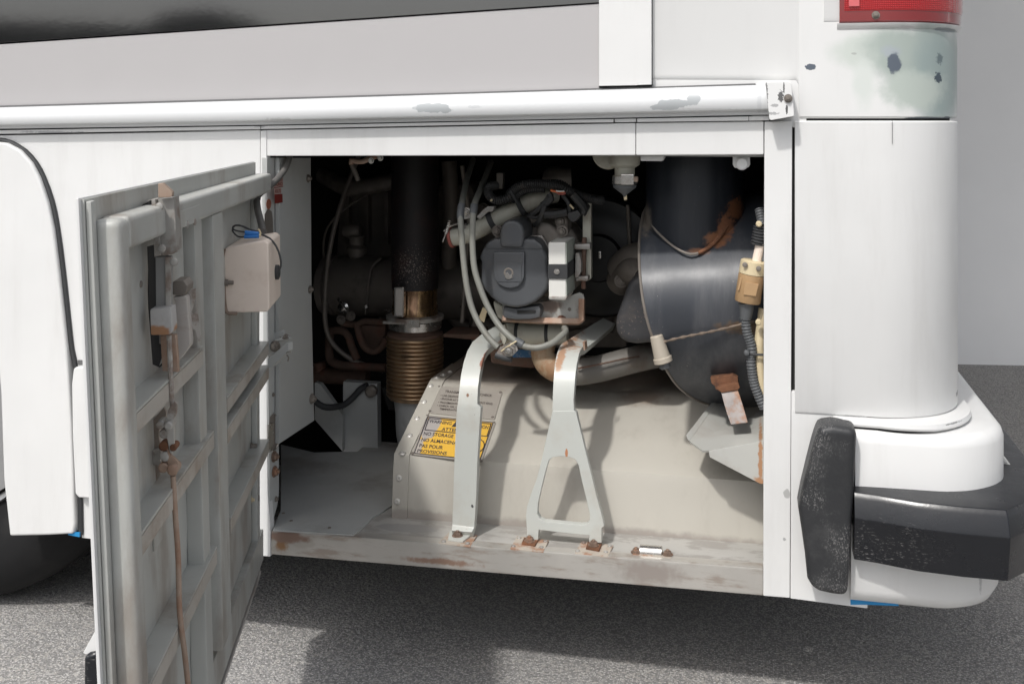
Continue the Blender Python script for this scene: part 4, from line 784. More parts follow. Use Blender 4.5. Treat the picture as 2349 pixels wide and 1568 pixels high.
# wiring loom
lm = thing('wiring_loom', P(1240, 470, .25), 'tangle of black corrugated conduits and wires above the blower motor', 'wiring')
corrug('conduit', px3(q5, [(560, 340, .24), (520, 365, .235), (460, 380, .235), (410, 365, .235), (378, 320, .24), (385, 275, .25), (440, 262, .27)]), .0105, corr, lm)
corrug('conduit', px3(q5, [(540, 340, .24), (590, 285, .235), (660, 255, .23), (750, 246, .23), (840, 252, .23), (920, 262, .235), (1000, 300, .24), (1100, 345, .26), (1200, 370, .28), (1270, 380, .3)]), .0105, corr, lm)
corrug('conduit', px3(q5, [(560, 380, .25), (640, 310, .245), (720, 290, .245), (820, 290, .245)]), .009, corr, lm)
corrug('conduit', px3(q5, [(870, 245, .25), (960, 260, .245), (1040, 330, .25), (1080, 380, .25), (1150, 440, .27)]), .010, corr, lm)
for l, m_, r_ in (([(870, 300, .23), (930, 315, .225), (980, 320, .225)], orangep, .0028), ([(920, 325, .222), (960, 330, .222), (985, 322, .222)], redring, .0022), ([(910, 305, .222), (940, 308, .22), (975, 306, .22)], whitebox, .0018),
                 ([(1018, 412, .23), (1048, 445, .23)], cream, .0022), ([(400, 370, .225), (405, 385, .225)], cream, .003)):
    hose('wire', px3(q5, l), r_, m_, lm, n=6)
for l, r_ in (([(860, 340, .24), (820, 400, .24), (760, 460, .24), (690, 510, .25)], .006), ([(820, 420, .235), (800, 480, .235), (770, 550, .24), (740, 570, .26)], .006), ([(960, 340, .24), (1000, 390, .24), (1015, 440, .24), (1010, 480, .24)], .005),
              ([(820, 490, .24), (900, 490, .24), (1000, 470, .24)], .0095), ([(690, 500, .24), (740, 515, .245), (820, 500, .245)], .004), ([(1040, 330, .235), (1100, 400, .24), (1130, 450, .25), (1110, 480, .25)], .010), ([(850, 330, .24), (870, 370, .24), (800, 420, .24)], .008)):
    hose('wire', px3(q5, l), r_, corr, lm, n=8)
slab('connector', [q5(*p) for p in ((1000, 480), (1080, 455), (1105, 490), (1060, 545), (1030, 550), (1000, 520))], .225, .03, corr, lm, bev=.003)
slab('connector', [q5(*p) for p in ((440, 165), (495, 165), (490, 290), (445, 285))], .33, .02, castdark, lm, bev=.002)
hose('cable_tie', px3(q5, [(550, 300, .225), (590, 370, .23), (630, 430, .245), (660, 465, .25)]), .0035, seal, lm, n=8)
hose('sheathed_lead', px3(q5, [(880, 200, .45), (950, 215, .42), (1030, 215, .42)]), .028, castdark, lm)
# grey hoses
h1 = thing('drain_hose', P(1060, 750, .12), 'outer grey-green rubber hose looping down beside the blower motor', 'hose', 'grey hoses clamped below the blower motor')
hose('tube', px3(q5, [(260, 60, .42), (215, 200, .32), (192, 300, .24), (172, 400, .17), (160, 500, .145), (168, 640, .14), (185, 850, .14), (210, 1050, .135), (250, 1220, .13), (310, 1350, .12), (385, 1460, .11), (455, 1530, .105)]), .0068, hosem, h1)
hose('sleeve', px3(q5, [(170, 410, .158), (160, 480, .148), (160, 520, .145)]), .0082, corrg, h1)
h2 = thing('drain_hose', P(1130, 780, .12), 'inner grey-green rubber hose that curls under the motor to the right', 'hose', 'grey hoses clamped below the blower motor')
hose('tube', px3(q5, [(400, 80, .42), (345, 220, .32), (308, 310, .24), (275, 390, .17), (262, 460, .145), (256, 560, .14), (254, 700, .14), (268, 900, .135), (310, 1050, .13), (370, 1200, .125), (450, 1340, .115), (530, 1430, .105), (620, 1500, .10), (700, 1530, .10), (790, 1528, .10), (880, 1495, .11), (950, 1440, .13), (985, 1405, .15), (975, 1380, .18)]), .0068, hosem, h2)
hose('sleeve', px3(q5, [(268, 415, .152), (262, 460, .145), (258, 480, .143)]), .0085, corrg, h2)
hose('sleeve', px3(q5, [(590, 1478, .102), (650, 1512, .10)]), .0092, corrg, h2)
hc = thing('hose_clamp', P(*q5(540, 1550), .09), 'small steel clip bolted where the two grey hoses cross', 'clamp')
slab('clip_plate', [q5(*p) for p in ((470, 1530), (560, 1490), (600, 1510), (610, 1555), (560, 1600), (520, 1610), (440, 1580))], .095, .006, latchm, hc, bev=.001)
stick('bolt', BOLTZ, P(*q5(543, 1552), .093), (0, -1, 0), hc, 1.0)
hose('wire_tie', px3(q5, [(480, 1560, .09), (530, 1525, .088), (600, 1480, .09)]), .0018, cream, hc, n=6)
hose('clip_tail', px3(q6, [(340, 262, .10), (400, 280, .10), (440, 285, .10)]), .0075, seal, hc)
tg = slab('yellow_tag', [q5(*p) for p in ((335, 1215), (372, 1235), (345, 1335), (298, 1310)) ], .30, .004, cream, None, bev=.001); tag(tg, 'small yellow plastic tag between the two grey hoses', 'tag')
# small muffler below motor, exhaust tube
mf = thing('heater_canister', P(1240, 790, .3), 'beige horizontal canister with two dark straps under the blower motor', 'canister')
a = P(*q5(500, 1425), .33); b = P(*q5(1000, 1425), .33)
obj('barrel', lathe(a, b - a, [(0, .018), (.003, .024), (.008, .0255), ((b - a).length - .01, .0255), ((b - a).length, .018)], 28), beigep, mf)
for x in (610, 845):
    obj('strap', lathe(P(*q5(x - 12, 1425), .33), b - a, [(0, .0255), (0, .027), (.008, .027), (.008, .0255)], 28), seal, mf)
slab('support', [q5(*p) for p in ((470, 1370), (510, 1350), (520, 1480), (500, 1520), (460, 1440))], .27, .02, beigep, mf, bev=.003)
xp = thing('tail_pipe', P(1380, 860, .4), 'rust-stained grey pipe with a rusty elbow crossing behind the A-shaped bracket', 'pipe')
hose('elbow', px3(q6, [(640, 190, .34), (628, 250, .33), (650, 310, .32), (700, 350, .31), (760, 365, .31)]), .0275, mat('rusty_beige_elbow', (.36, .28, .19), .7, 0, var=.15, vscale=20, grime=(.26, .12, .05), gamt=.7, gscale=25, gth=(.42, .6), bump=.3), xp, n=24)
hose('tube', px3(q6, [(740, 365, .31), (860, 365, .31), (1000, 340, .32), (1150, 300, .34), (1300, 265, .36), (1420, 250, .38)]), .030, mat('dusty_grey_tube', (.17, .16, .145), .55, .2, var=.12, grime=(.1, .07, .05), gamt=.6, gscale=12, bump=.2), xp, n=24)
hose('weld', px3(q6, [(840, 345, .275), (980, 318, .28), (1130, 285, .30), (1220, 270, .315)]), .0022, rustdark, xp, n=6)
slab('mount_block', [q6(*p) for p in ((300, 180), (575, 180), (575, 345), (420, 330), (310, 310))], .42, .1, rustdark, xp, bev=.004)
slab('blue_label', [q6(*p) for p in ((440, 225), (560, 235), (560, 278), (440, 278))], .415, .003, mat('dusty_blue_label', (.04, .14, .30), .6, grime=(.4, .4, .4), gamt=.8, gscale=80), xp, bev=0)

# ------------------------------------------------------------------ black intake duct
dk = thing('intake_duct', P(1650, 920, .3), 'large black enamel air duct with a rusty weld on the right of the bay', 'duct')
Lc = [(1530, 455, .44), (1497, 462, .37), (1481, 478, .305), (1472, 505, .25), (1467, 545, .195), (1466, 590, .155), (1469, 640, .122), (1476, 695, .105), (1489, 750, .105), (1507, 800, .122), (1529, 848, .155), (1558, 888, .20), (1600, 917, .265), (1655, 932, .34), (1720, 935, .42)]
Lp = spline([P(*p) for p in Lc], .012); off = Vector((.50, .0, .055))
bm = bmesh.new(); ra = [bm.verts.new(p) for p in Lp]; rm = [[bm.verts.new(p + off * k) for p in Lp] for k in (.33, .66, 1)]; allr = [ra] + rm
for A1, B1 in zip(allr, allr[1:]):
    for i in range(len(Lp) - 1): bm.faces.new((A1[i], A1[i + 1], B1[i + 1], B1[i]))
bm.faces.new(ra)
obj('barrel', bm, ductb, dk)
hose('rim_edge', Lp, .003, castdark, dk, step=1, n=8)
vc = P(1594, 480, .268); kv = (.268 - CAM[1]) / ray(1594, 480)[1] / F
obj('riser', lathe((vc.x, .268, .78), (0, 0, 1), [(0, 112 * kv), (.2, 112 * kv), (.6, 110 * kv)], 56), duct, dk)
wl_ = [(345, 430, .30), (370, 500, .235), (410, 575, .20), (470, 640, .178), (540, 700, .160), (610, 745, .146), (680, 770, .140), (740, 762, .143), (810, 725, .155), (880, 660, .168), (945, 570, .19), (1000, 480, .22), (1040, 400, .27)]
hose('weld', [p for p in px3(q7, wl_[:8])], .0026, castgrey, dk, n=8)
hose('weld', [p for p in px3(q7, wl_[7:])], lambda t: .004 + .004 * t, rustm, dk, n=8)
hose('weld', px3(q7, [(478, 1432, .108), (600, 1400, .100), (760, 1368, .098), (920, 1335, .10), (1060, 1300, .10), (1170, 1278, .10)]), lambda t: .0026 + .0008 * sin(60 * t), mat('weld_scale', (.17, .13, .10), .8, 0, var=.3, vscale=60, bump=.5, bscale=200), dk, step=.004, n=8)
slab('hanger', [q8(*p) for p in ((665, 225), (800, 208), (832, 225), (835, 262), (790, 285), (700, 300), (690, 275), (672, 262))], .15, .02, rustm, dk, bev=.002)
slab('hanger', [q8(*p) for p in ((700, 285), (810, 258), (835, 262), (845, 285), (832, 300), (735, 318), (710, 300))], .135, .015, rustm, dk, bev=.002)
obj('hanger_strap', loft(rowsY(q8, [(728, 305, 828, 290, .14, .14), (745, 370, 850, 355, .13, .13), (765, 440, 872, 425, .12, .12), (790, 508, 892, 495, .11, .11)]), .005), mat('scorched_steel', (.22, .20, .19), .5, .3, var=.2, vscale=20, grime=(.24, .11, .05), gamt=.8, gscale=25, gth=(.42, .6), bump=.2), dk, bev=.001)
# canister left of the duct
cn = thing('filter_canister', P(1450, 790, .3), 'dull black rounded filter canister tucked behind the left edge of the duct', 'canister')
slab('shell', [q7(*p) for p in ((400, 900), (330, 905), (262, 940), (215, 985), (180, 1070), (150, 1160), (122, 1240), (112, 1300), (122, 1365), (150, 1410), (200, 1440), (270, 1452), (430, 1440), (470, 1300), (440, 1000))], .24, .2, mat('dull_black_can', (.04, .04, .043), .5, var=.15, grime=(.12, .10, .085), gamt=.5, gscale=12, speck=(.25, .2, .17), spscale=150, spth=(.6, .65), bump=.15), cn, bev=.03, seg=5)
hose('inlet', px3(q7, [(330, 940, .36), (260, 900, .38), (200, 930, .42), (150, 980, .45)]), .035, castdark, cn, n=20)
hose('inlet', px3(q7, [(380, 820, .4), (260, 830, .42), (180, 900, .45)]), .045, castdark, cn, n=20)
stick('bolt', BOLTD, P(*q7(160, 970), .38), (0, -1, 0), cn, 1.2)
fb = thing('vent_fitting', P(1515, 850, .1), 'tapered beige plastic fitting with a grey nut at the lower left of the duct', 'fitting')
obj('body', lathe(P(*q8(385, 140), .11), P(*q8(345, -5), .11) - P(*q8(385, 140), .11), [(0, .012), (.003, .0195), (.012, .0195), (.014, .017), (.058, .0135), (.060, .011)], 24), mat('dusty_beige_plastic', (.44, .39, .32), .5, grime=(.25, .2, .16), gamt=.5, gscale=25), fb)
obj('nut', lathe(P(*q8(395, 170), .11), P(*q8(385, 130), .11) - P(*q8(395, 170), .11), [(0, .010), (.002, .0125), (.016, .0125)], 8), corrg, fb)

# ------------------------------------------------------------------ hanging from the header
dv = thing('drain_valve', P(1435, 400, .12), 'grey drain cone with a steel hose clip hanging under the header', 'valve')
def vl(nm, u, prof, m, Y=.12, n=28): return obj(nm, lathe((P(u, 400, Y).x, Y, 0), (0, 0, 1), [(P(u, v, Y).z, r * .00092) for v, r in prof], n), m, dv)
vl('neck', 1433, [(425, 23), (385, 23), (378, 34), (366, 36), (345, 36)], beigep)
vl('hose_clip', 1433, [(423, 26), (421, 29), (404, 29), (402, 26)], chrome)
vl('cone', 1433, [(452, 2), (446, 5), (430, 26), (424, 27)], corrg)
hose('wire', [P(1432, 445, .12), P(1434, 459, .12)], .0022, cream, dv, n=6)
hose('wire', [P(1436, 445, .12), P(1437, 458, .12)], .0015, cream, dv, n=6)
slab('clip_housing', [q7(*p) for p in ((157, 168), (255, 168), (255, 248), (157, 248))], .085, .012, chrome, dv, bev=.002)
obj('clip_screw', lathe(P(*q7(255, 205), .09), (1, 0, 0), [(0, .006), (.008, .006), (.009, .004)], 6), rustrod, dv)
obj('elbow_body', lathe(P(1395, 352, .13), (0, -1, 0), [(-.03, .034), (.0, .034), (.005, .030)], 28), beigep, dv)
slab('block', [q7(*p) for p in ((302, 20), (482, 20), (484, 45), (470, 70), (306, 68))], .04, .03, white, None, bev=.002)
bk = bpy.context.scene.objects['block']; tag(bk, 'small white metal block under the header, right of the drain cone', 'block')
nb_ = thing('hex_plug', P(1700, 390, .05), 'white-painted hexagonal plug under the header near the right corner', 'plug')
slab('plug_block', [q7(*p) for p in ((1000, 28), (1130, 30), (1133, 95), (1120, 118), (1015, 122), (1000, 95))], .04, .03, white, nb_, bev=.003)
obj('cap', lathe(P(*q7(1070, 88), .04), (0, -1, 0), [(0, .0125), (.006, .0125), (.009, .010)], 24), white, nb_)

# ------------------------------------------------------------------ right side wiring and pipe
ic = thing('inline_connector', P(1720, 700, .04), 'tan barrel-shaped inline connector against the right post', 'connector')
a = P(*q7(1112, 1130), .05); b = P(*q7(1160, 815), .05); d_ = (b - a)
L_ = d_.length
obj('barrel', lathe(a, d_, [(0, .024), (.002, .0255), (L_ * .66, .0255), (L_ * .665, .023)], 28), tanp, ic)
obj('collar', lathe(a, d_, [(L_ * .67, .0235), (L_ * .675, .0255), (L_ * .97, .0252), (L_, .021)], 28), cream, ic)
slab('key_rib', [q7(*p) for p in ((1095, 980), (1198, 995), (1175, 1088), (1082, 1075))], .022, .006, tanp, ic, bev=.001)
slab('key_rib', [q7(*p) for p in ((1058, 945), (1075, 945), (1050, 1045), (1036, 1040))], .03, .02, tanp, ic, bev=.001)
hose('lead', px3(q7, [(1180, 830, .05), (1195, 760, .05), (1210, 690, .05)]), .0095, beige, ic)
corrug('boot', px3(q7, [(1188, 700, .05), (1200, 640, .05), (1212, 560, .05)]), .0145, seal, ic, pitch=.005)
hose('boot', px3(q7, [(1100, 1135, .05), (1105, 1190, .05), (1095, 1260, .05)]), lambda t: .017 - .006 * t, corrg, ic, n=10)
for (x, y) in ((1093, 850), (1197, 878)): stick('screw', DOT, P(*q7(x, y), .024), (0, -1, 0), ic, 1.3)
cd = thing('grey_conduit', P(1720, 850, .05), 'grey corrugated conduit running down from the tan connector', 'conduit')
corrug('tube', px3(q7, [(1095, 1255, .05), (1110, 1360, .05), (1140, 1450, .05), (1150, 1540, .05)]) + px3(q8, [(910, 90, .05), (915, 170, .05), (930, 260, .05), (960, 340, .05), (990, 410, .05)]), .0098, corrg, cd, pitch=.0055)
corrug('tube', px3(q7, [(1200, 430, .08), (1215, 500, .07), (1225, 560, .06)]), .0095, corrg, cd, pitch=.0055)
bp = thing('cream_pipe', P(1745, 850, .05), 'cream plastic pipe beside the right post with white cable ties', 'pipe')
hose('tube', px3(q7, [(1235, 1180, .07), (1215, 1330, .065), (1200, 1450, .06)]) + px3(q8, [(962, 60, .06), (968, 200, .06), (985, 330, .06)]), .0105, cream, bp)
hose('cable_tie', px3(q8, [(878, 75, .045), (930, 85, .04), (985, 88, .04)]), .0025, seal, bp, n=8)
for (x, y) in ((1198, 540), (1195, 1278)): obj('tie_head', lathe(P(*q7(x, y), .04), (0, -1, 0), [(0, .006), (.008, .006), (.01, .004)], 10), cream, bp)
stick('tie_head', mesh_of('tie', round_bm(.006, .006), corrg), P(*q8(885, 75), .04), (0, -1, 0), bp, 1)
# angled grey gusset
gs = thing('corner_gusset', P(1690, 1000, .1), 'light grey angled sheet metal gusset at the lower right of the bay', 'bracket')
f1 = [P(*q8(655, 668), .04), P(*q8(985, 608), .04), P(*q8(985, 866), .04), P(*q8(968, 866), .04), P(*q8(662, 705), .04)]
gmat = mat('gusset_paint', (.47, .47, .44), .4, var=.05, grime=(.33, .28, .24), gamt=.35, gscale=9, spots=[S(P(*q8(968, 720), .04), .004, .055, (.40, .22, .12), 1.8, .3, 90), S(P(*q8(965, 850), .04), .010, .01, (.40, .22, .12), 1.8, .3, 90)])
obj('front_plate', prism(f1, (0, .006, 0)), gmat, gs, bev=.001)
tf = [P(*q8(655, 664), .042), P(*q8(620, 666), .055), P(*q8(540, 606), .10), P(*q8(705, 372), .30), P(*q8(760, 400), .30), P(*q8(900, 490), .28), P(*q8(940, 440), .3), P(*q8(990, 420), .3), P(*q8(990, 603), .042)]
c_ = Vector((0, 0, 0))
obj('top_plate', prism(tf, (0, .002, -.004)), gmat, gs, ang=60)
obj('side_plate', prism([P(*q8(540, 606), .099), P(*q8(525, 576), .10), P(*q8(680, 376), .298), P(*q8(706, 370), .299)], (-.002, 0, .001)), gmat, gs)

# ------------------------------------------------------------------ the open bay door (hinged on the left post)
ZT = P(590, 368, 0).z; ZB = P(590, 1285, 0).z; HX, HYY = P(590, 700, -.01).x, -.01
FT = PZ(180, 455, ZT); LD = hypot(FT.x - HX, FT.y - HYY); aT = atan2(FT.y - HYY, FT.x - HX); aB = radians(-71.58)
def dang(z): return aT + (aB - aT) * (ZT - z) / (ZT - ZB)
def DM(s, z, w_=0):
    a_ = dang(z); return Vector((HX + s * LD * cos(a_) - w_ * sin(a_), HYY + s * LD * sin(a_) + w_ * cos(a_), z))
def DP(u, v, w_=0):
    z = .7
    for _ in range(14):
        a_ = dang(z); n = Vector((-sin(a_), cos(a_), 0)); p = PL(u, v, Vector((HX, HYY, 0)) + n * w_, n); z = p.z
    return p
def DE(u, v, s):
    z = .7
    for _ in range(14):
        a_ = dang(z); d = Vector((cos(a_), sin(a_), 0)); p = PL(u, v, Vector((HX, HYY, 0)) + d * (s * LD), d); z = p.z
    return p
am = (aT + aB) / 2; DS = Vector((cos(am), sin(am), 0)); DN = Vector((-sin(am), cos(am), 0))
def dbox(name, s0, s1, z0, z1, w0, w1, m, par, bev=.002, nz=1, seg=2, **k):
    bm = bmesh.new(); rows = []
    for i in range(nz + 1):
        z = z0 + (z1 - z0) * i / nz; rows.append([bm.verts.new(DM(a, z, b)) for a, b in ((s0, w0), (s1, w0), (s1, w1), (s0, w1))])
    for a, b in zip(rows, rows[1:]):
        for i in range(4): bm.faces.new((a[i], a[(i + 1) % 4], b[(i + 1) % 4], b[i]))
    bm.faces.new(rows[0]); bm.faces.new(rows[-1][::-1])
    return obj(name, bm, m, par, bev=bev, seg=seg, **k)
door = thing('bay_door', (HX, HYY, ZB), 'grey inner side of the hinged engine bay door standing open at left', 'door')
W = .036
dbox('outer_skin', .03, 1.0, ZB - .003, ZT, -.004, .0, white, door, .001, 6)
dbox('inner_skin', .032, .992, ZB, ZT - .002, .0, .003, doorp, door, .0005, 6)
dbox('free_edge_rail', .942, .975, ZB + .01, 1.056, .003, W, doorp, door, .010, 6, 3)
dbox('free_edge_lip', .975, .990, ZB + .01, ZT - .004, .003, .010, doorp, door, .003, 6)
dbox('top_rail', .03, .945, 1.018, 1.057, .003, W, doorp, door, .007, 1, 3)
dbox('hinge_rail', .06, .09, ZB + .01, 1.02, .003, .016, doorp, door, .004, 4)
dbox('bottom_rail', .03, .945, ZB + .02, ZB + .085, .003, .018, doorp, door, .003)
dbox('bottom_lip', .05, .99, ZB - .002, ZB + .006, .0, .016, rail, door, .001)
dbox('bottom_seal', .05, .98, ZB + .010, ZB + .013, .003, .013, seal, door, .0005)
# cross rails seen from above
for s0, s1, zc in ((.615, .945, .826), (.56, .945, .682), (.56, .945, .50), (.05, .46, .705), (.05, .46, .655), (.05, .45, .50)):
    dbox('cross_rail', s0, s1, zc - .002, zc + .002, .003, W - .003, doorp, door, .0008)
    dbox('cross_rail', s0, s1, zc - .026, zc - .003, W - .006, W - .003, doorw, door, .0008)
dbox('upright', .58, .625, ZB + .085, 1.018, .003, W - .008, doorp, door, .004)
dbox('upright', .465, .535, ZB + .10, 1.018, .003, W - .002, doorp, door, .006)
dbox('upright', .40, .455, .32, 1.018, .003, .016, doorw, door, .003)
dbox('gusset_plate', .76, .80, .60, .64, .003, .006, doorp, door, .001)
# lock backing plate and cylinders
dbox('access_cover', .63, .74, .86, 1.017, .003, .012, doorp, door, .002)
dbox('access_lip', .735, .742, .86, 1.017, .010, .022, doorp, door, .001)
# latch at the top: channel bracket
def dend(name, z, pts, s, ds, m, par, bev=.0015):
    return obj(name, prism([DE(*z(x, y), s) for x, y in pts], DS * -ds), m, par, bev=bev)
lt = thing('door_latch', DM(.8, .5, .03), 'dirty steel latch and long rusty rod running down the inside of the open door', 'latch')
dend('channel', gb, [(300, 525), (310, 545), (450, 530), (480, 520), (500, 800), (512, 1140), (470, 1150), (465, 1180), (380, 1188), (345, 1180)], .80, .03, latchm, lt, .004)
dend('channel_flange', gb, [(220, 560), (265, 545), (300, 700), (330, 1190), (255, 1215), (240, 900)], .805, .02, latchm, lt)
dend('channel_flange', gb, [(60, 640), (195, 552), (300, 525), (330, 560), (225, 565), (215, 560)], .79, .03, latchm, lt)
dend('dark_gap', gb, [(68, 645), (208, 562), (232, 720)], .792, .01, gapm, lt, 0)
dend('striker_tip', gb, [(298, 365), (352, 358), (465, 460), (462, 515), (415, 525), (300, 525)], .81, .012, rustrod, lt)
for (x, y, mm) in ((318, 630, BOLTD), (342, 1110, BOLTD), (485, 1265, BOLTD)): stick('bolt', RIVG, DE(*gb(x, y), .812), DS, lt, .75)
dend('latch_bar', q1, [(718, 790), (840, 785), (838, 1175), (722, 1180)], .795, .01, mat('latch_bar_grey', (.27, .27, .265), .45, .2), lt)
dend('latch_bar_edge', q1, [(790, 790), (838, 790), (836, 1175), (795, 1175)], .80, .004, latchm, lt)
dend('guide_block', q1, [(676, 1185), (835, 1170), (848, 1355), (825, 1378), (682, 1382)], .815, .03, mat('guide_block_paint', (.42, .41, .40), .5, grime=(.25, .2, .18), gamt=.4, gscale=30, spots=[S(DE(*q1(720, 1355), .815), .018, .008, (.36, .19, .10), 1.4, .3, 90)]), lt, .004)
dend('lower_guide', q1, [(755, 1385), (870, 1378), (885, 1560), (890, 1660), (770, 1650)], .79, .012, rustrod, lt)
obj('recess_shade_sheet', prism([DP(*q1(x, y), .0042) for x, y in ((660, 712), (735, 690), (745, 1160), (790, 1640), (700, 1600), (672, 1180))], DN * -.001), gapm, lt)  # flat near-black sheet on the door skin, painting the shade of a recess
# lock plate
dend('lock_cylinder', q1, [(845, 985), (860, 970), (930, 968), (960, 1010), (955, 1060), (925, 1082), (848, 1078)], .745, .04, castdark, lt, .006)
dend('lock_plate', q1, [(850, 1092), (940, 1080), (955, 1100), (985, 1430), (980, 1465), (900, 1570), (880, 1568), (870, 1140)], .742, .02, rail, lt, .004)
dend('lock_bracket', q1, [(960, 1035), (1022, 1028), (1020, 1100), (990, 1210), (1000, 1225), (1035, 1200), (1062, 1390), (1060, 1428), (1040, 1425), (1020, 1340), (995, 1335), (975, 1400), (985, 1215), (975, 1190), (962, 1100)], .725, .004, latchm, lt, .0005)
# long rod
def dr3(z, l): return [DE(*z(x, y), s) for x, y, s in l]
hose('upper_rod', dr3(q1, [(822, 1380, .80), (826, 1480, .80), (832, 1570, .80)]) + dr3(q2, [(830, 80, .80), (838, 250, .80), (842, 340, .80), (850, 400, .80)]), .0034, latchm, lt, n=8)
dend('link_plate', gd, [(415, 345), (470, 250), (510, 222), (540, 260), (530, 380), (490, 480), (500, 600), (500, 760), (480, 920), (440, 900), (405, 720), (385, 560), (395, 420)], .805, .006, latchm, lt, .0015)
dend('backing_plate', gd, [(180, 520), (215, 470), (365, 300), (395, 360), (390, 440), (300, 560), (300, 700), (340, 840), (320, 1000), (310, 1190), (225, 1340), (205, 1060), (185, 1050), (200, 840)], .775, .006, mat('backing_dirty_steel', (.33, .28, .24), .5, .3, var=.15, grime=(.10, .06, .05), gamt=.7, gscale=30, spots=[S(DE(*gd(212, 1200), .775), .004, .04, (.35, .15, .07), 1.2, .3, 80)]), lt, .002)
dend('stop_block', gd, [(182, 870), (325, 850), (322, 1050), (300, 1070), (190, 1050)], .785, .02, latchm, lt, .003)
def peg(nm, z, p, s, r_, ln, m): return obj(nm, lathe(DE(*z(*p), s) - DS * .0, DS, [(-.012, r_ * .5), (-.010, r_ * .53), (ln, r_ * .53), (ln + .0015, r_ * .38)], 18), m, lt)
for nm, p, r_, ln, m in (('pivot', (450, 510), .0105, .012, latchm), ('pivot', (500, 1090), .0135, .010, rustrod), ('spacer', (330, 510), .011, .006, latchm), ('spacer', (370, 800), .012, .004, rustm), ('spacer', (365, 1080), .0125, .004, rustrod), ('spacer', (500, 810), .009, .006, rustm), ('spacer', (370, 640), .012, .002, latchm), ('spacer', (385, 940), .013, .002, latchm)):
    peg(nm, gd, p, .80, r_, ln, m)
dend('link_plate', gd, [(400, 780), (455, 930), (500, 960), (550, 1010), (555, 1100), (525, 1190), (470, 1205), (430, 1190), (415, 1030)], .803, .006, rustrod, lt, .0015)
hose('lower_rod', [DE(*q2(852, 930), .80), DE(*q2(862, 1100), .80), DE(*q2(875, 1300), .80), DE(*q2(892, 1568), .80), DE(412, 1400, .80), DE(424, 1500, .80), DE(434, 1600, .80), DE(440, 1700, .80)], .0037, rustrod, lt, n=10)
# small door hardware
for p in (gb(535, 880), gb(627, 835), gb(714, 805)): stick('rivet', RIVG, DP(*p, W), DN, door, .75)
dbox('stiffener', .63, .78, 1.019, 1.043, W, W + .0015, doorp, door, .0005)
stick('square_hole', DOT, DP(*q1(607, 995), .0035), DN, door, 1.2)
kn = thing('door_stop_bolt', DE(*q2(1430, 1100), .07), 'yellow washer and nut on a bolt near the bottom of the door', 'bolt')
obj('washer', lathe(DE(*q2(1413, 1100), .08), DN, [(0, .022), (.002, .022)], 24), cream, kn)
obj('nut', lathe(DE(*q2(1420, 1098), .08), DN, [(0, .013), (.014, .013), (.015, .011)], 6), cream, kn)
obj('thread', lathe(DE(*q2(1450, 1098), .08), DN, [(0, .006), (.014, .006)], 12), castdark, kn)
b2 = obj('bolt_stud', lathe(DE(*q2(1440, 713), .10), DN, [(0, .009), (.002, .009), (.002, .006), (.012, .006)], 10), castdark); tag(b2, 'short dark threaded stud on the door above the yellow nut', 'bolt')
b3 = obj('bolt_stud', lathe(DE(352, 1548, .86), DN, [(0, .009), (.010, .009), (.012, .007)], 12), castdark); tag(b3, 'short dark threaded stud at the bottom of the picture beside the door edge', 'bolt')
# outer handle guard at the bottom left
hg = thing('door_rub_guard', DE(210, 1560, .93), 'white step edge with black rubber end on the outside of the door', 'guard')
obj('white_step', prism([DE(226, 1432, .97), DE(226, 1500, .97), DE(196, 1500, .97), DE(190, 1497, .97)], DS * -.10), white, hg, bev=.001)
obj('rubber_end', prism([DE(192, 1512, .975), DE(200, 1500, .975), DE(228, 1494, .975), DE(234, 1900, .975), DE(188, 1900, .975)], DS * -.08), bumpm, hg, bev=.006, seg=3)
# junction box on the door
jb = thing('junction_box', DM(.2, .82, .02), 'pinkish beige plastic junction box fixed to the inside of the door', 'electrical box')
SJ = .325
jf = [DE(*q1(x, y), SJ) for x, y in ((1240, 735), (1262, 715), (1540, 668), (1572, 690), (1578, 1180), (1560, 1205), (1268, 1212), (1250, 1190), (1232, 1000), (1225, 820))]
obj('case', prism(jf, DS * -.15), beige, jb, bev=.007, seg=4)
obj('grommet', lathe(DE(*q1(1625, 905), SJ - .075) , DN, [(-.004, .014), (.006, .014), (.008, .010)], 18), seal, jb)
hose('drip_edge', [DE(*q1(x, y), SJ + .002) for x, y in ((1238, 730), (1225, 820), (1235, 950), (1240, 1100), (1256, 1205), (1300, 1216), (1335, 1216))], .003, mat('dried_sealant', (.25, .19, .15), .8, grime=(.1, .07, .05), gamt=.7, gscale=60, bump=.5), jb, n=6)
peg2 = obj('latch_screw', lathe(DE(*q1(1240, 985), SJ + .004), DN, [(0, .006), (.006, .006), (.006, .0035), (.016, .0035)], 10), castdark, jb)
wrs = thing('spliced_wires', DE(*q1(1440, 620), SJ - .03), 'thin black wires with blue crimp sleeves on top of the beige box', 'wires')
sw = SJ - .04
for l in ([(1520, 600), (1450, 590), (1380, 560), (1320, 555), (1300, 590), (1340, 635), (1400, 640), (1500, 630)], [(1510, 610), (1440, 605), (1370, 600), (1310, 585), (1305, 560), (1350, 550), (1420, 580), (1505, 600)]):
    hose('wire', [DE(*q1(x, y), sw) for x, y in l], .0016, seal, wrs, n=6, step=.004)
hose('wire', [DE(*q1(x, y), sw) for x, y in ((1515, 620), (1580, 650), (1630, 710), (1660, 790), (1665, 860), (1640, 910))], .0020, seal, wrs, n=6)
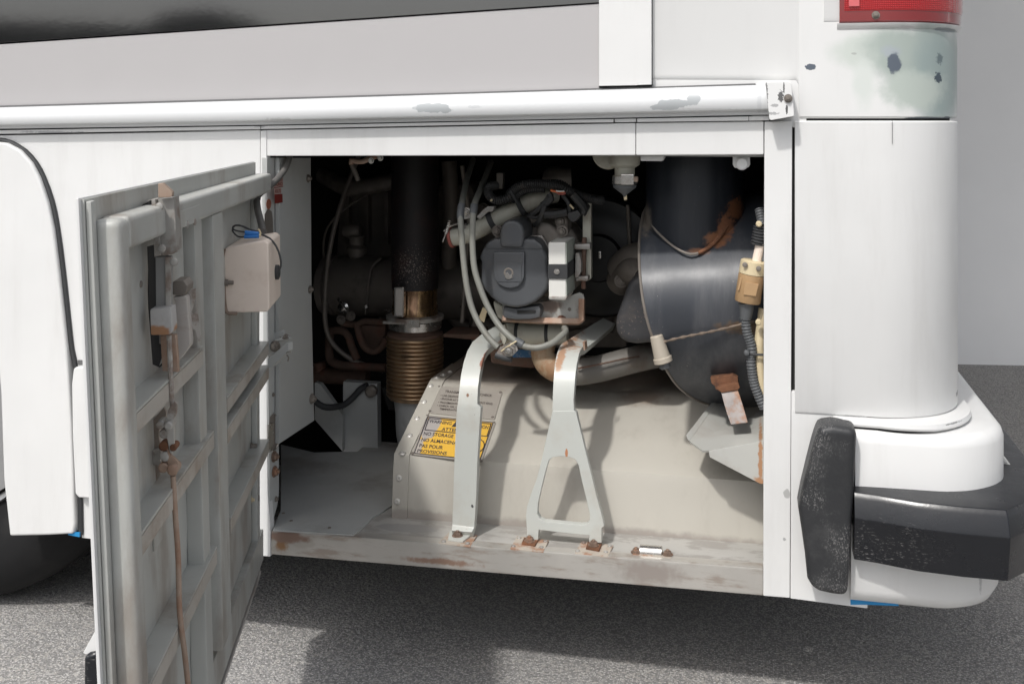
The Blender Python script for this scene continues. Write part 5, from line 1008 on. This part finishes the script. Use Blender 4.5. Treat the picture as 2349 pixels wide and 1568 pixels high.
for l in ([(1395, 605), (1500, 615)], [(1390, 637), (1500, 634)], [(1400, 609), (1450, 612)]): hose('crimp', [DE(*q1(x, y), sw + .004) for x, y in l], .0038, bluec, wrs, n=10)
hose('cable_tie', [DE(*q1(x, y), sw + .006) for x, y in ((1495, 580), (1512, 610), (1505, 640))], .0018, cream, wrs, n=6)
cbl = thing('supply_cable', P(620, 420, .0), 'grey sheathed cable running from the bay to the box on the door', 'cable')
hose('tube', [P(*q1(1735, 20), .06), P(*q1(1705, 110), .035), P(*q1(1650, 190), .0), P(*q1(1570, 265), -.04), P(*q1(1510, 310), -.07), P(*q1(1485, 350), -.09), P(*q1(1490, 430), -.12), P(*q1(1515, 530), -.16), P(*q1(1530, 600), -.2)], .0070, mat('cable_sheath', (.115, .11, .105), .55, var=.1, grime=(.2, .19, .17), gamt=.4, gscale=20), cbl, n=14)
hose('clip', [P(*q1(x, y), -.095) for x, y in ((1468, 352), (1490, 365), (1505, 350))], .0035, seal, cbl, n=8)
# door stay
sty = thing('door_stay', PX(*ga(450, 600), .05), 'folded grey steel stay arm between the hinge post and the door', 'bracket')
def G(l, Y): return [P(*ga(x, y), Y) for x, y in l]
obj('arm', prism(G([(225, 760), (600, 445), (635, 440), (635, 600), (320, 905), (250, 932), (225, 925)], -.03), (.004, .014, 0)), jambm, sty, bev=.002)
obj('top_plate', prism(G([(315, 405), (440, 360), (600, 285), (685, 335), (680, 350), (640, 380)], .01), (0, .004, -.003)), jambm, sty, bev=.0008)
obj('wall_plate', prism(G([(250, 290), (395, 240), (550, 190), (552, 285), (310, 400), (290, 620), (265, 620)], .025), (0, .003, 0)), jambm, sty, bev=.0008)
stick('bolt', BOLTD, P(*ga(590, 340), .012), (0, -.3, 1), sty, .6)
stick('bolt', BOLTD, P(*ga(380, 510), .01), (0, -1, 0), sty, .9)
hose('split_pin', G([(590, 640), (640, 620), (685, 625)], -.03), .0012, chrome, sty, n=6); hose('split_pin', G([(600, 680), (640, 730), (625, 800)], -.03), .0014, castdark, sty, n=6)
